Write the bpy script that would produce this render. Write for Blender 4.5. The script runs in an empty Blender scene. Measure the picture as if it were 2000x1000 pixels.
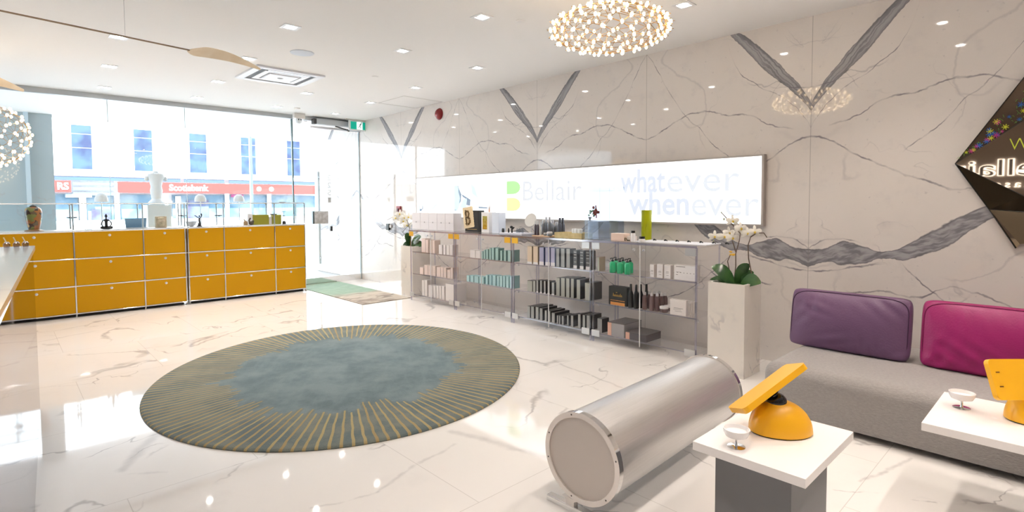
import bpy, bmesh, math, random
from mathutils import Vector, Matrix, Euler
PI = math.pi
random.seed(7)
scn = bpy.context.scene
COL = scn.collection

# ------------------------------------------------------------------ camera
CH = 1.41
YAW, PITCH, ROLL, FOC, CY = .757034, .0462227, -.0050522, 1059.436, 446.834
fwd = Vector((math.sin(YAW)*math.cos(PITCH), math.cos(YAW)*math.cos(PITCH), -math.sin(PITCH)))
rgt = Vector((math.cos(YAW), -math.sin(YAW), 0))
up = rgt.cross(fwd)
cr, sr = math.cos(ROLL), math.sin(ROLL)
rgt, up = cr*rgt+sr*up, -sr*rgt+cr*up
cam = bpy.data.cameras.new('camera')
cam.sensor_width = 36
cam.lens = FOC*36/2000
cam.shift_y = (CY-500)/2000
cam.clip_start = .05
cam.clip_end = 300
camo = bpy.data.objects.new('camera', cam)
camo.matrix_world = Matrix(((rgt.x, up.x, -fwd.x, 0), (rgt.y, up.y, -fwd.y, 0), (rgt.z, up.z, -fwd.z, CH), (0, 0, 0, 1)))
COL.objects.link(camo)
scn.camera = camo
def ray(x, y): return fwd+rgt*((x-1000)/FOC)+up*((CY-y)/FOC)
def onp(x, y, ax, val):
    """point of the photograph (x, y) on the plane axis = val"""
    d = ray(x, y)
    t = (val-(CH if ax == 2 else 0))/d[ax]
    return Vector((0, 0, CH))+t*d

# ------------------------------------------------------------------ view, world, sun
vs = scn.view_settings
vs.view_transform = 'Standard'
vs.look = 'None'
vs.gamma = 1
vs.use_curve_mapping = False
vs.exposure = 0.88
scn.cycles.transparent_max_bounces = 48
scn.cycles.max_bounces = 14
world = bpy.data.worlds.new('world')
scn.world = world
world.use_nodes = True
bg = world.node_tree.nodes['Background']
bg.inputs[0].default_value = (.82, .92, 1, 1)
bg.inputs[1].default_value = 2.7
sun = bpy.data.lights.new('sun', 'SUN')
sun.energy = 17
sun.angle = .02
suno = bpy.data.objects.new('sun', sun)
suno.rotation_euler = Vector((.25, .75, -1.0)).to_track_quat('-Z', 'Y').to_euler()
COL.objects.link(suno)
SPOT_W = 32

# ------------------------------------------------------------------ materials
MC = {}
def mat(name, col=(.8, .8, .8), rough=.5, metal=0, spec=.5, emit=None, es=0, coat=0, bump=None, noise=None, sheen=0):
    if name in MC: return MC[name]
    m = bpy.data.materials.new(name)
    m.use_nodes = True
    nt = m.node_tree
    b = nt.nodes['Principled BSDF']
    b.inputs['Base Color'].default_value = (*col, 1)
    b.inputs['Roughness'].default_value = rough
    b.inputs['Metallic'].default_value = metal
    b.inputs['Specular IOR Level'].default_value = spec
    b.inputs['Coat Weight'].default_value = coat
    b.inputs['Coat Roughness'].default_value = .05
    if sheen: b.inputs['Sheen Weight'].default_value = sheen
    if emit:
        b.inputs['Emission Color'].default_value = (*emit, 1)
        b.inputs['Emission Strength'].default_value = es
    if bump or noise:
        tc = nt.nodes.new('ShaderNodeTexCoord')
        if noise:   # (scale, second colour, detail)
            n = nt.nodes.new('ShaderNodeTexNoise')
            n.inputs['Scale'].default_value = noise[0]
            n.inputs['Detail'].default_value = noise[2]
            nt.links.new(tc.outputs['Object'], n.inputs['Vector'])
            r = nt.nodes.new('ShaderNodeValToRGB')
            r.color_ramp.elements[0].position = .38
            r.color_ramp.elements[1].position = .62
            r.color_ramp.elements[0].color = (*col, 1)
            r.color_ramp.elements[1].color = (*noise[1], 1)
            nt.links.new(n.outputs['Fac'], r.inputs[0])
            nt.links.new(r.outputs[0], b.inputs['Base Color'])
        if bump:    # (scale, strength)
            n = nt.nodes.new('ShaderNodeTexNoise')
            n.inputs['Scale'].default_value = bump[0]
            n.inputs['Detail'].default_value = 4
            nt.links.new(tc.outputs['Object'], n.inputs['Vector'])
            bp = nt.nodes.new('ShaderNodeBump')
            bp.inputs['Strength'].default_value = bump[1]
            bp.inputs['Distance'].default_value = .01
            nt.links.new(n.outputs['Fac'], bp.inputs['Height'])
            nt.links.new(bp.outputs[0], b.inputs['Normal'])
    MC[name] = m
    return m

def glassmat(name, tint=(1, 1, 1), ior=1.45, rough=0.0, boost=0.0):
    if name in MC: return MC[name]
    m = bpy.data.materials.new(name)
    m.use_nodes = True
    nt = m.node_tree
    nt.nodes.remove(nt.nodes['Principled BSDF'])
    out = nt.nodes['Material Output']
    tr = nt.nodes.new('ShaderNodeBsdfTransparent')
    tr.inputs[0].default_value = (*tint, 1)
    gl = nt.nodes.new('ShaderNodeBsdfGlossy')
    gl.inputs['Roughness'].default_value = rough
    fr = nt.nodes.new('ShaderNodeFresnel')
    fr.inputs[0].default_value = ior
    mx = nt.nodes.new('ShaderNodeMixShader')
    ad = nt.nodes.new('ShaderNodeMath'); ad.operation = 'ADD'; ad.inputs[1].default_value = boost
    nt.links.new(fr.outputs[0], ad.inputs[0])
    geo = nt.nodes.new('ShaderNodeNewGeometry')
    inv = nt.nodes.new('ShaderNodeMath'); inv.operation = 'SUBTRACT'; inv.inputs[0].default_value = 1
    mu = nt.nodes.new('ShaderNodeMath'); mu.operation = 'MULTIPLY'
    nt.links.new(geo.outputs['Backfacing'], inv.inputs[1])
    nt.links.new(inv.outputs[0], mu.inputs[0]); nt.links.new(ad.outputs[0], mu.inputs[1])
    nt.links.new(mu.outputs[0], mx.inputs[0])
    nt.links.new(tr.outputs[0], mx.inputs[1])
    nt.links.new(gl.outputs[0], mx.inputs[2])
    nt.links.new(mx.outputs[0], out.inputs[0])
    MC[name] = m
    return m

class NT:
    """small node writer"""
    def __init__(s, name):
        s.m = bpy.data.materials.new(name); s.m.use_nodes = True
        s.t = s.m.node_tree; s.b = s.t.nodes['Principled BSDF']
    def n(s, t, **k):
        nd = s.t.nodes.new(t)
        for a, v in k.items(): setattr(nd, a, v)
        return nd
    def set(s, sock, v):
        if isinstance(v, bpy.types.NodeSocket): s.t.links.new(v, sock)
        elif v is not None: sock.default_value = v
    def ma(s, op, a, b=None, c=None, clamp=False):
        nd = s.n('ShaderNodeMath', operation=op); nd.use_clamp = clamp
        s.set(nd.inputs[0], a); s.set(nd.inputs[1], b); s.set(nd.inputs[2], c)
        return nd.outputs[0]
    def xyz(s, v):
        nd = s.n('ShaderNodeSeparateXYZ'); s.set(nd.inputs[0], v); return nd.outputs
    def comb(s, x=0., y=0., z=0.):
        nd = s.n('ShaderNodeCombineXYZ')
        for i, q in enumerate((x, y, z)): s.set(nd.inputs[i], q)
        return nd.outputs[0]
    def noise(s, v, sc, det=2, rough=.5, dist=0, col=False):
        nd = s.n('ShaderNodeTexNoise'); s.set(nd.inputs['Vector'], v)
        nd.inputs['Scale'].default_value = sc; nd.inputs['Detail'].default_value = det
        nd.inputs['Roughness'].default_value = rough; nd.inputs['Distortion'].default_value = dist
        return nd.outputs['Color' if col else 'Fac']
    def vm(s, op, a, b=None, sc=None):
        nd = s.n('ShaderNodeVectorMath', operation=op)
        s.set(nd.inputs[0], a); s.set(nd.inputs[1], b)
        if sc is not None: s.set(nd.inputs['Scale'], sc)
        return nd.outputs['Value'] if op in ('LENGTH', 'DISTANCE', 'DOT_PRODUCT') else nd.outputs[0]
    def curve(s, x, pts):
        nd = s.n('ShaderNodeFloatCurve'); s.set(nd.inputs['Value'], x)
        c = nd.mapping.curves[0]
        while len(c.points) < len(pts): c.points.new(.5, .5)
        for p, (a, b) in zip(c.points, sorted(pts)): p.location = (a, b)
        nd.mapping.update()
        return nd.outputs[0]
    def mix(s, f, a, b):
        nd = s.n('ShaderNodeMix', data_type='RGBA')
        s.set(nd.inputs[0], f)
        for i, q in ((6, a), (7, b)):
            s.set(nd.inputs[i], (*q, 1) if isinstance(q, tuple) and len(q) == 3 else q)
        return nd.outputs[2]
    def sm(s, x, a, b):
        nd = s.n('ShaderNodeMapRange', interpolation_type='SMOOTHSTEP')
        s.set(nd.inputs[0], x); nd.inputs[1].default_value = a; nd.inputs[2].default_value = b
        return nd.outputs[0]
    def ridge(s, v, sc, w, det=3, rough=.55, dist=0.6):
        f = s.noise(v, sc, det, rough, dist)
        d = s.ma('ABSOLUTE', s.ma('SUBTRACT', f, .5))
        return s.sm(d, w, 0.0)
    def seg(s, p, a, b, w):
        """mask of a line a-b of half-width w tapering to b, at 2D position p"""
        ax, ay = a; bx, by = b
        L2 = (bx-ax)**2+(by-ay)**2
        pa = s.vm('SUBTRACT', p, (ax, ay, 0))
        h = s.ma('DIVIDE', s.vm('DOT_PRODUCT', pa, (bx-ax, by-ay, 0)), L2, clamp=True)
        q = s.vm('SCALE', (bx-ax, by-ay, 0), None, h)
        d = s.vm('DISTANCE', pa, q)
        nd = s.n('ShaderNodeMapRange', interpolation_type='SMOOTHSTEP')
        s.set(nd.inputs[0], d); nd.inputs[1].default_value = w; nd.inputs[2].default_value = 0
        return nd.outputs[0]

def marble_wall():
    k = NT('bookmatched_marble')
    tc = k.n('ShaderNodeTexCoord')
    X, Y, Z = k.xyz(tc.outputs['Object'])[:3]
    u = k.ma('PINGPONG', k.ma('ADD', Y, 3.17*4-1.60), 1.585)
    p0 = k.comb(u, Z, 0.)
    wob = k.vm('SUBTRACT', k.noise(p0, 3.2, 4, .6, col=True), (.5, .5, .5))
    p = k.vm('ADD', p0, k.vm('SCALE', wob, None, .11))
    wob2 = k.vm('SUBTRACT', k.noise(p0, 14, 3, .6, col=True), (.5, .5, .5))
    p = k.vm('ADD', p, k.vm('SCALE', wob2, None, .022))
    U, V, _ = k.xyz(p)[:3]
    un_ = k.ma('DIVIDE', u, 1.585); vn = k.ma('DIVIDE', V, 3.0)
    def fv(cpts, wpts, ax=u):
        c = k.curve(un_, [(a/1.585, b/3) for a, b in cpts])
        w = k.curve(un_, [(a/1.585, b/3*10) for a, b in wpts])   # widths stored x10
        d = k.ma('ABSOLUTE', k.ma('SUBTRACT', vn, c))
        wq = k.ma('MAXIMUM', k.ma('MULTIPLY', w, .1), 1e-5)
        return k.ma('DIVIDE', d, wq)
    # broad V
    q = fv([(0, 2.20), (.1, 2.35), (.35, 2.62), (.62, 2.90), (.8, 3.0)], [(0, .03), (.06, .055), (.35, .075), (.6, .055), (.68, .03), (.72, 0), (1.585, 0)])
    # broad lower band
    r = fv([(0, .94), (.12, .97), (.25, 1.0), (.45, 1.0), (.6, 1.0), (.75, 1.08), (1.0, 1.23), (1.25, 1.42), (1.5, 1.62), (1.585, 1.66)],
           [(0, .075), (.15, .05), (.25, .09), (.4, .065), (.55, .03), (.7, .07), (.9, .085), (1.1, .07), (1.3, .04), (1.5, .02), (1.585, .015)])
    col = k.mix(k.noise(p0, 1.1, 2), (.74, .685, .64), (.82, .775, .74))
    # soft clouds and tiny specks
    cl = k.sm(k.noise(p0, 5, 5, .65), .52, .75)
    col = k.mix(k.ma('MULTIPLY', cl, .22), col, (.50, .48, .49))
    sp = k.sm(k.noise(p0, 26, 2, .5), .68, .76)
    col = k.mix(k.ma('MULTIPLY', sp, .28), col, (.38, .36, .38))
    # thin random network
    net = k.ma('MULTIPLY', k.ridge(p, .9, .010, 2), k.sm(k.noise(p0, 1.7, 1), .42, .62))
    col = k.mix(k.ma('MULTIPLY', net, .3), col, (.36, .34, .36))
    net2 = k.ma('MULTIPLY', k.ridge(k.vm('ADD', p, (7.3, 2.1, 0)), 1.6, .008, 3), k.sm(k.noise(p0, 2.3, 1), .5, .7))
    col = k.mix(k.ma('MULTIPLY', net2, .5), col, (.34, .32, .34))
    streak = k.noise(k.comb(k.ma('MULTIPLY', k.ma('SUBTRACT', V, k.ma('MULTIPLY', U, 1.2)), 38.), k.ma('MULTIPLY', U, 3.), 0.), 1, 3)
    streak2 = k.noise(k.comb(k.ma('MULTIPLY', k.ma('ADD', U, V), 7.), k.ma('MULTIPLY', k.ma('SUBTRACT', V, k.ma('MULTIPLY', U, .3)), 34.), 0.), 1, 2)
    dark = (.10, .095, .115)
    for d, st in ((q, streak), (r, streak2)):
        m = k.sm(d, 1.05, .9)
        edge = k.ma('MULTIPLY', k.sm(d, .72, .98), .85)
        inner = k.mix(k.sm(st, .35, .65), (.17, .17, .19), (.38, .375, .40))
        inner = k.mix(edge, inner, dark)
        col = k.mix(k.ma('MULTIPLY', m, .92), col, inner)
    # named thin veins as functions of u
    thin = [([(0, 1.95), (.14, 1.91), (.29, 1.80), (.5, 1.70), (.76, 1.58), (.97, 1.49), (1.2, 1.55), (1.585, 1.62)], .009, 0, 1.3),
            ([(0, 2.0), (.16, 2.03), (.36, 2.10), (.49, 2.19), (.71, 2.22), (.92, 2.29), (1.13, 2.27), (1.4, 2.12), (1.585, 2.07)], .008, .15, 1.585),
            ([(.5, 1.62), (.69, 1.84), (.9, 2.01), (.98, 2.12), (1.11, 2.23), (1.3, 2.5), (1.45, 2.75), (1.585, 2.95)], .007, .66, 1.585),
            ([(0, .68), (.09, .68), (.39, .70), (.52, .73), (.78, .70), (.96, .79), (1.07, .76), (1.28, .70), (1.585, .55)], .008, .3, 1.585),
            ([(.62, .98), (.8, .78), (1.0, .60), (1.3, .45), (1.585, .4)], .008, .66, 1.5),
            ([(0, 2.38), (.2, 2.39), (.33, 2.42), (.4, 2.5)], .006, 0, .36),
            ([(0, 2.03), (.05, 2.12), (.2, 2.28), (.45, 2.46), (.62, 2.62), (.74, 2.95)], .006, 0, .74),
            ([(0, 1.02), (.12, 1.08), (.3, 1.11), (.42, 1.08)], .007, 0, .4),
            ([(0, .83), (.2, .86), (.4, .92), (.6, .94)], .009, 0, .58)]
    for pts, w, a, b in thin:
        c = k.curve(un_, [(x/1.585, y/3) for x, y in pts])
        d = k.ma('ABSOLUTE', k.ma('SUBTRACT', vn, c))
        m = k.sm(d, w/3*1.2, w/3*.25)
        if a > 0: m = k.ma('MULTIPLY', m, k.sm(u, a-.03, a+.05))
        if b < 1.58: m = k.ma('MULTIPLY', m, k.sm(u, b, b-.12))
        m = k.ma('MULTIPLY', m, k.ma('ADD', k.ma('MULTIPLY', k.sm(k.noise(p0, 7, 2), .35, .65), .65), .2))
        col = k.mix(m, col, (.20, .18, .21))
    # joints between slabs
    j = k.sm(k.ma('MINIMUM', u, k.ma('SUBTRACT', 1.585, u)), .0035, .001)
    col = k.mix(k.ma('MULTIPLY', j, .6), col, (.25, .23, .22))
    k.set(k.b.inputs['Base Color'], col)
    k.b.inputs['Roughness'].default_value = .035
    k.b.inputs['Specular IOR Level'].default_value = .5
    return k.m

def marble_floor():
    k = NT('polished_marble_tile')
    tc = k.n('ShaderNodeTexCoord')
    X, Y, Z = k.xyz(tc.outputs['Object'])[:3]
    row = k.ma('FLOOR', k.ma('DIVIDE', k.ma('SUBTRACT', Y, 1.93-12), 1.2))
    par = k.ma('MODULO', row, 2.)
    xs = k.ma('DIVIDE', k.ma('ADD', k.ma('SUBTRACT', X, .40-12), k.ma('MULTIPLY', par, -.6)), 1.2)
    fx = k.ma('FRACT', xs); fy = k.ma('FRACT', k.ma('DIVIDE', k.ma('SUBTRACT', Y, 1.93-12), 1.2))
    ex = k.ma('MINIMUM', fx, k.ma('SUBTRACT', 1., fx)); ey = k.ma('MINIMUM', fy, k.ma('SUBTRACT', 1., fy))
    gr = k.sm(k.ma('MINIMUM', ex, ey), .0022, .0010)
    P0 = k.comb(X, Y, 0.)
    tid = k.comb(k.ma('MULTIPLY', k.ma('FLOOR', xs), 3.71), k.ma('MULTIPLY', row, 5.13), k.ma('MULTIPLY', row, 1.7))
    Pt = k.vm('ADD', P0, tid)
    wob = k.vm('SUBTRACT', k.noise(Pt, 2.2, 4, .6, col=True), (.5, .5, .5))
    P = k.vm('ADD', Pt, k.vm('SCALE', wob, None, .25))
    col = k.mix(k.noise(Pt, 1.2, 2), (.80, .775, .75), (.86, .84, .82))
    cl = k.sm(k.noise(Pt, 2.4, 5, .6), .55, .8)
    col = k.mix(k.ma('MULTIPLY', cl, .25), col, (.60, .58, .57))
    net = k.ma('MULTIPLY', k.ridge(P, .75, .014, 3, .5), k.sm(k.noise(Pt, 1.3, 1), .5, .62))
    col = k.mix(k.ma('MULTIPLY', net, .75), col, (.43, .41, .41))
    net2 = k.ma('MULTIPLY', k.ridge(k.vm('ADD', P, (3.3, 8.1, 0)), 1.3, .009, 3, .5), k.sm(k.noise(Pt, 1.9, 1), .52, .68))
    col = k.mix(k.ma('MULTIPLY', net2, .7), col, (.38, .36, .37))
    wob = k.vm('SUBTRACT', k.noise(P0, 3.5, 4, .6, col=True), (.5, .5, .5))
    Q = k.vm('ADD', P0, k.vm('SCALE', wob, None, .12))
    for a, b, w, s in [((2.0, 2.66), (2.17, 2.02), .045, .5), ((1.0, 2.44), (1.3, 2.35), .016, .5), ((1.3, 2.35), (1.9, 2.52), .02, .45),
                       ((3.55, 3.25), (3.42, 2.4), .022, .6), ((3.3, 2.9), (3.25, 2.5), .018, .35), ((1.0, 6.33), (1.45, 6.28), .03, .4),
                       ((1.4, 6.3), (1.8, 6.55), .05, .4), ((2.5, 8.3), (2.5, 6.9), .02, .4), ((.43, 3.5), (.66, 3.9), .05, .55), ((.45, 3.4), (.6, 3.28), .02, .4),
                       ((2.9, .85), (3.15, .45), .012, .8), ((3.1, .75), (3.6, .62), .02, .7), ((3.6, .62), (3.75, .35), .02, .7), ((2.5, .45), (2.75, .1), .012, .6),
                       ((.1, 5.6), (.75, 5.2), .01, .4), ((.2, 7.4), (.9, 7.7), .03, .4), ((4.0, 4.9), (3.75, 5.4), .02, .45)]:
        m = k.seg(Q, a, b, w)
        m = k.ma('MULTIPLY', m, k.ma('ADD', k.ma('MULTIPLY', k.noise(P0, 9, 3), .9), .2), clamp=True)
        col = k.mix(k.ma('MULTIPLY', m, s), col, (.36, .35, .36))
    col = k.mix(k.ma('MULTIPLY', gr, .5), col, (.45, .42, .40))
    k.set(k.b.inputs['Base Color'], col)
    k.b.inputs['Roughness'].default_value = .045
    k.b.inputs['Specular IOR Level'].default_value = .55
    return k.m

def marble_small(name, base=(.78, .75, .71)):
    k = NT(name)
    tc = k.n('ShaderNodeTexCoord')
    P0 = tc.outputs['Object']
    wob = k.vm('SUBTRACT', k.noise(P0, 3, 4, .6, col=True), (.5, .5, .5))
    P = k.vm('ADD', P0, k.vm('SCALE', wob, None, .2))
    net = k.ma('MULTIPLY', k.ridge(P, 1.9, .02, 3), k.sm(k.noise(P0, 2.3, 1), .45, .6))
    col = k.mix(k.ma('MULTIPLY', net, .6), base, (.42, .40, .41))
    cl = k.sm(k.noise(P0, 6, 5, .65), .56, .75)
    col = k.mix(k.ma('MULTIPLY', cl, .3), col, (.55, .53, .54))
    k.set(k.b.inputs['Base Color'], col)
    k.b.inputs['Roughness'].default_value = .12
    return k.m

def rug_mat(rx, ry):
    k = NT('rug_pile')
    tc = k.n('ShaderNodeTexCoord')
    P0 = tc.outputs['Object']
    X, Y, Z = k.xyz(P0)[:3]
    wob = k.vm('SUBTRACT', k.noise(P0, 6, 2, .5, col=True), (.5, .5, .5))
    P = k.vm('ADD', P0, k.vm('SCALE', wob, None, .022))
    x, y, _ = k.xyz(P)[:3]
    xs = k.ma('DIVIDE', x, rx); ys = k.ma('DIVIDE', y, ry)
    rad = k.ma('SQRT', k.ma('ADD', k.ma('MULTIPLY', xs, xs), k.ma('MULTIPLY', ys, ys)))
    ang = k.ma('DIVIDE', k.ma('ARCTAN2', y, x), 2*PI)
    t = k.ma('MULTIPLY', k.ma('ADD', ang, .5), 150.)
    idx = k.ma('FLOOR', t); fr = k.ma('FRACT', t)
    wn = k.n('ShaderNodeTexWhiteNoise', noise_dimensions='1D'); k.set(wn.inputs['W'], idx)
    rnd = wn.outputs['Value']
    slow = k.noise(k.comb(k.ma('MULTIPLY', idx, .13), 0., 0.), 1, 2)
    inner = k.ma('ADD', k.ma('ADD', .42, k.ma('MULTIPLY', rnd, .09)), k.ma('MULTIPLY', slow, .36))
    # side of the rays
    wdt = k.ma('ADD', .115, k.ma('MULTIPLY', rad, .03))
    d = k.ma('ABSOLUTE', k.ma('SUBTRACT', fr, .5))
    line = k.ma('LESS_THAN', d, wdt)
    line = k.ma('MULTIPLY', line, k.ma('GREATER_THAN', rad, inner))
    bord = k.sm(k.ma('SUBTRACT', rad, inner), -.02, .03)
    cloud = k.noise(P0, 2.6, 5, .65)
    streak = k.noise(k.comb(k.ma('MULTIPLY', X, 2.), k.ma('MULTIPLY', Y, 9.), 0.), 1, 4, .6)
    cc = k.mix(k.sm(cloud, .35, .65), (.115, .165, .185), (.19, .25, .27))
    cc = k.mix(k.ma('MULTIPLY', k.sm(streak, .45, .7), .4), cc, (.21, .28, .30))
    bb = k.mix(k.sm(cloud, .4, .6), (.12, .16, .165), (.19, .215, .19))
    col = k.mix(bord, cc, bb)
    gold = k.mix(rnd, (.38, .27, .115), (.46, .36, .17))
    col = k.mix(k.ma('MULTIPLY', line, .92), col, gold)
    k.set(k.b.inputs['Base Color'], col)
    k.b.inputs['Roughness'].default_value = .95
    k.b.inputs['Specular IOR Level'].default_value = .1
    k.b.inputs['Sheen Weight'].default_value = .15
    h = k.ma('ADD', k.ma('MULTIPLY', line, .6), k.noise(P0, 160, 2))
    bp = k.n('ShaderNodeBump'); bp.inputs['Strength'].default_value = .5; bp.inputs['Distance'].default_value = .008
    k.set(bp.inputs['Height'], h); k.set(k.b.inputs['Normal'], bp.outputs[0])
    return k.m

def fabric_mat():
    k = NT('grey_woven_fabric')
    tc = k.n('ShaderNodeTexCoord')
    X, Y, Z = k.xyz(tc.outputs['Object'])[:3]
    P = k.comb(k.ma('MULTIPLY', X, 60.), k.ma('MULTIPLY', Y, 60.), k.ma('MULTIPLY', Z, 130.))
    w = k.noise(P, 1, 3, .6)
    w2 = k.noise(tc.outputs['Object'], 320, 2)
    col = k.mix(w, (.23, .215, .21), (.40, .375, .36))
    col = k.mix(k.ma('MULTIPLY', w2, .5), col, (.30, .28, .275))
    k.set(k.b.inputs['Base Color'], col)
    k.b.inputs['Roughness'].default_value = .9
    k.b.inputs['Sheen Weight'].default_value = .2
    bp = k.n('ShaderNodeBump'); bp.inputs['Strength'].default_value = .6; bp.inputs['Distance'].default_value = .006
    k.set(bp.inputs['Height'], w); k.set(k.b.inputs['Normal'], bp.outputs[0])
    return k.m

def mat_mat():
    k = NT('woven_door_mat')
    tc = k.n('ShaderNodeTexCoord')
    X, Y, Z = k.xyz(tc.outputs['Object'])[:3]
    P = k.comb(k.ma('MULTIPLY', X, 1.2), k.ma('MULTIPLY', Y, 2.2), 0.)
    f = k.noise(P, 1.6, 5, .6, 1.4)
    col = k.mix(k.sm(f, .35, .65), (.30, .25, .21), (.50, .45, .38))
    v = k.ridge(P, 1.1, .03, 3)
    col = k.mix(k.ma('MULTIPLY', v, .6), col, (.13, .11, .10))
    g = k.mix(k.noise(P, 6, 4), (.16, .27, .20), (.36, .48, .38))
    far = k.sm(k.ma('ADD', Y, k.ma('MULTIPLY', k.noise(P, 1.2, 2), .6)), 8.0, 8.35)
    col = k.mix(far, col, g)
    k.set(k.b.inputs['Base Color'], col)
    k.b.inputs['Roughness'].default_value = .8
    return k.m

WHITE = mat('white_paint', (.86, .85, .84), .5)
CEIL = mat('ceiling_paint', (.91, .90, .89), .7)
CHROME = mat('chrome', (.80, .80, .80), .08, 1)
STEEL = mat('brushed_steel', (.62, .62, .64), .35, 1)
ALU = mat('grey_aluminium', (.50, .53, .55), .4, .6)
YEL = mat('golden_yellow_enamel', (.58, .29, .001), .38, 0, .22)
YEL2 = mat('warm_yellow_plastic', (.90, .46, .012), .32, 0, .5)
BLACK = mat('black_plastic', (.012, .012, .013), .25)
BLACKM = mat('matt_black', (.02, .02, .02), .6)
GREYP = mat('grey_laminate', (.185, .185, .195), .55)
GLASS = glassmat('clear_glass', (.97, .99, 1), 1.45)
SGLASS = glassmat('counter_glass', (.93, .97, .99), 1.45)
ACR = glassmat('clear_acrylic', (.998, .997, .998), 1.28)
ACRT = glassmat('acrylic_case_top', (.985, .98, .99), 1.4, .05, .04)
ACRE = glassmat('lilac_acrylic_edge', (.76, .76, .87), 1.45, .1, .22)
BULB = mat('warm_bulb', (1, .8, .5), .3, emit=(1, .72, .40), es=6)
BRASS = mat('brass_wire', (.42, .26, .10), .3, 1)
DIFF = mat('lamp_diffuser', (1, 1, 1), .5, emit=(1, .95, .88), es=40)
BIRCH = mat('pale_birch', (.82, .66, .46), .4, noise=(7, (.88, .74, .55), 3))
CREAM = mat('cream_card', (.82, .72, .66), .5)
WCARD = mat('white_card', (.86, .84, .84), .45)
MARB = marble_small('white_marble')
MARBW = marble_small('creamy_marble', (.80, .755, .70))
PIERM = marble_small('grey_marble_pier', (.42, .50, .53))
WALLM = marble_wall()
FLOORM = marble_floor()
STUCCO = mat('white_stucco', (.86, .87, .88), .8)

# ------------------------------------------------------------------ object helpers
def tag(o, label=None, cat=None, group=None, kind=None):
    if label: o['label'] = label
    if cat: o['category'] = cat
    if group: o['group'] = group
    if kind: o['kind'] = kind
    return o
def thing(name, loc, label, cat, rz=0, group=None):
    o = bpy.data.objects.new(name, None)
    o.empty_display_size = .1
    COL.objects.link(o)
    o.location = loc; o.rotation_euler = (0, 0, rz)
    return tag(o, label, cat, group)
def B(): return bmesh.new()
def obj(name, bm, m, parent=None, smooth=False, kind=None, label=None, cat=None, group=None, loc=None):
    me = bpy.data.meshes.new(name)
    bm.to_mesh(me); bm.free()
    ms = m if isinstance(m, (list, tuple)) else [m]
    for q in ms: me.materials.append(q)
    if smooth:
        me.polygons.foreach_set('use_smooth', [True]*len(me.polygons))
        try: me.set_sharp_from_angle(angle=math.radians(40))
        except Exception: pass
    o = bpy.data.objects.new(name, me)
    COL.objects.link(o)
    if loc is not None: o.location = loc
    if parent: o.parent = parent
    tag(o, label, cat, group, kind)
    return o
def copyo(src, parent=None, loc=None, rot=None):
    c = src.copy(); COL.objects.link(c)
    if parent is not None: c.parent = parent
    if loc is not None: c.location = loc
    if rot is not None: c.rotation_euler = rot
    for ch in src.children: copyo(ch, c)
    return c
def box(bm, x0, x1, y0, y1, z0, z1, mi=0, bev=0):
    r = bmesh.ops.create_cube(bm, size=1)
    for v in r['verts']:
        v.co = Vector((x0+(v.co.x+.5)*(x1-x0), y0+(v.co.y+.5)*(y1-y0), z0+(v.co.z+.5)*(z1-z0)))
    fs = {f for v in r['verts'] for f in v.link_faces}
    for f in fs: f.material_index = mi
    if bev:
        es = list({e for v in r['verts'] for e in v.link_edges})
        bmesh.ops.bevel(bm, geom=es, offset=bev, segments=3, affect='EDGES', profile=.5)
    return bm
def lathe(bm, prof, c=(0, 0, 0), seg=24, mi=0, M=None, close=True):
    """prof = [(r, z)...] bottom to top"""
    rings = []
    for r, z in prof:
        ring = []
        for i in range(seg):
            a = 2*PI*i/seg
            v = Vector((max(r, 1e-5)*math.cos(a), max(r, 1e-5)*math.sin(a), z))
            if M: v = M @ v
            ring.append(bm.verts.new(v+Vector(c)))
        rings.append(ring)
    for a, b in zip(rings, rings[1:]):
        for i in range(seg):
            f = bm.faces.new((a[i], a[(i+1) % seg], b[(i+1) % seg], b[i])); f.material_index = mi
    if close:
        f = bm.faces.new(list(reversed(rings[0]))); f.material_index = mi
        f = bm.faces.new(rings[-1]); f.material_index = mi
    return bm
def tube(bm, pts, r, seg=8, mi=0, r2=None):
    pts = [Vector(p) for p in pts]
    n = len(pts); rings = []
    prev = None
    for i, p in enumerate(pts):
        d = (pts[min(i+1, n-1)]-pts[max(i-1, 0)]).normalized()
        if prev is None:
            a = d.orthogonal().normalized()
        else:
            a = (prev-d*prev.dot(d)); a = a.normalized() if a.length > 1e-6 else d.orthogonal().normalized()
        prev = a
        b = d.cross(a)
        rr = r if r2 is None else r+(r2-r)*i/(n-1)
        rings.append([bm.verts.new(p+(a*math.cos(2*PI*k/seg)+b*math.sin(2*PI*k/seg))*rr) for k in range(seg)])
    for a, b in zip(rings, rings[1:]):
        for k in range(seg):
            f = bm.faces.new((a[k], a[(k+1) % seg], b[(k+1) % seg], b[k])); f.material_index = mi
    bm.faces.new(list(reversed(rings[0]))).material_index = mi
    bm.faces.new(rings[-1]).material_index = mi
    return bm
def prism(bm, poly, o, ex, ey, n, t, mi=0):
    """2D polygon in the frame (origin o, axes ex, ey), thickness t along n"""
    o, ex, ey, n = Vector(o), Vector(ex), Vector(ey), Vector(n)
    a = [bm.verts.new(o+ex*x+ey*y) for x, y in poly]
    b = [bm.verts.new(o+ex*x+ey*y+n*t) for x, y in poly]
    k = len(poly)
    bm.faces.new(list(reversed(a))).material_index = mi
    bm.faces.new(b).material_index = mi
    for i in range(k):
        bm.faces.new((a[i], a[(i+1) % k], b[(i+1) % k], b[i])).material_index = mi
    bmesh.ops.recalc_face_normals(bm, faces=bm.faces[:])
    return bm
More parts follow.
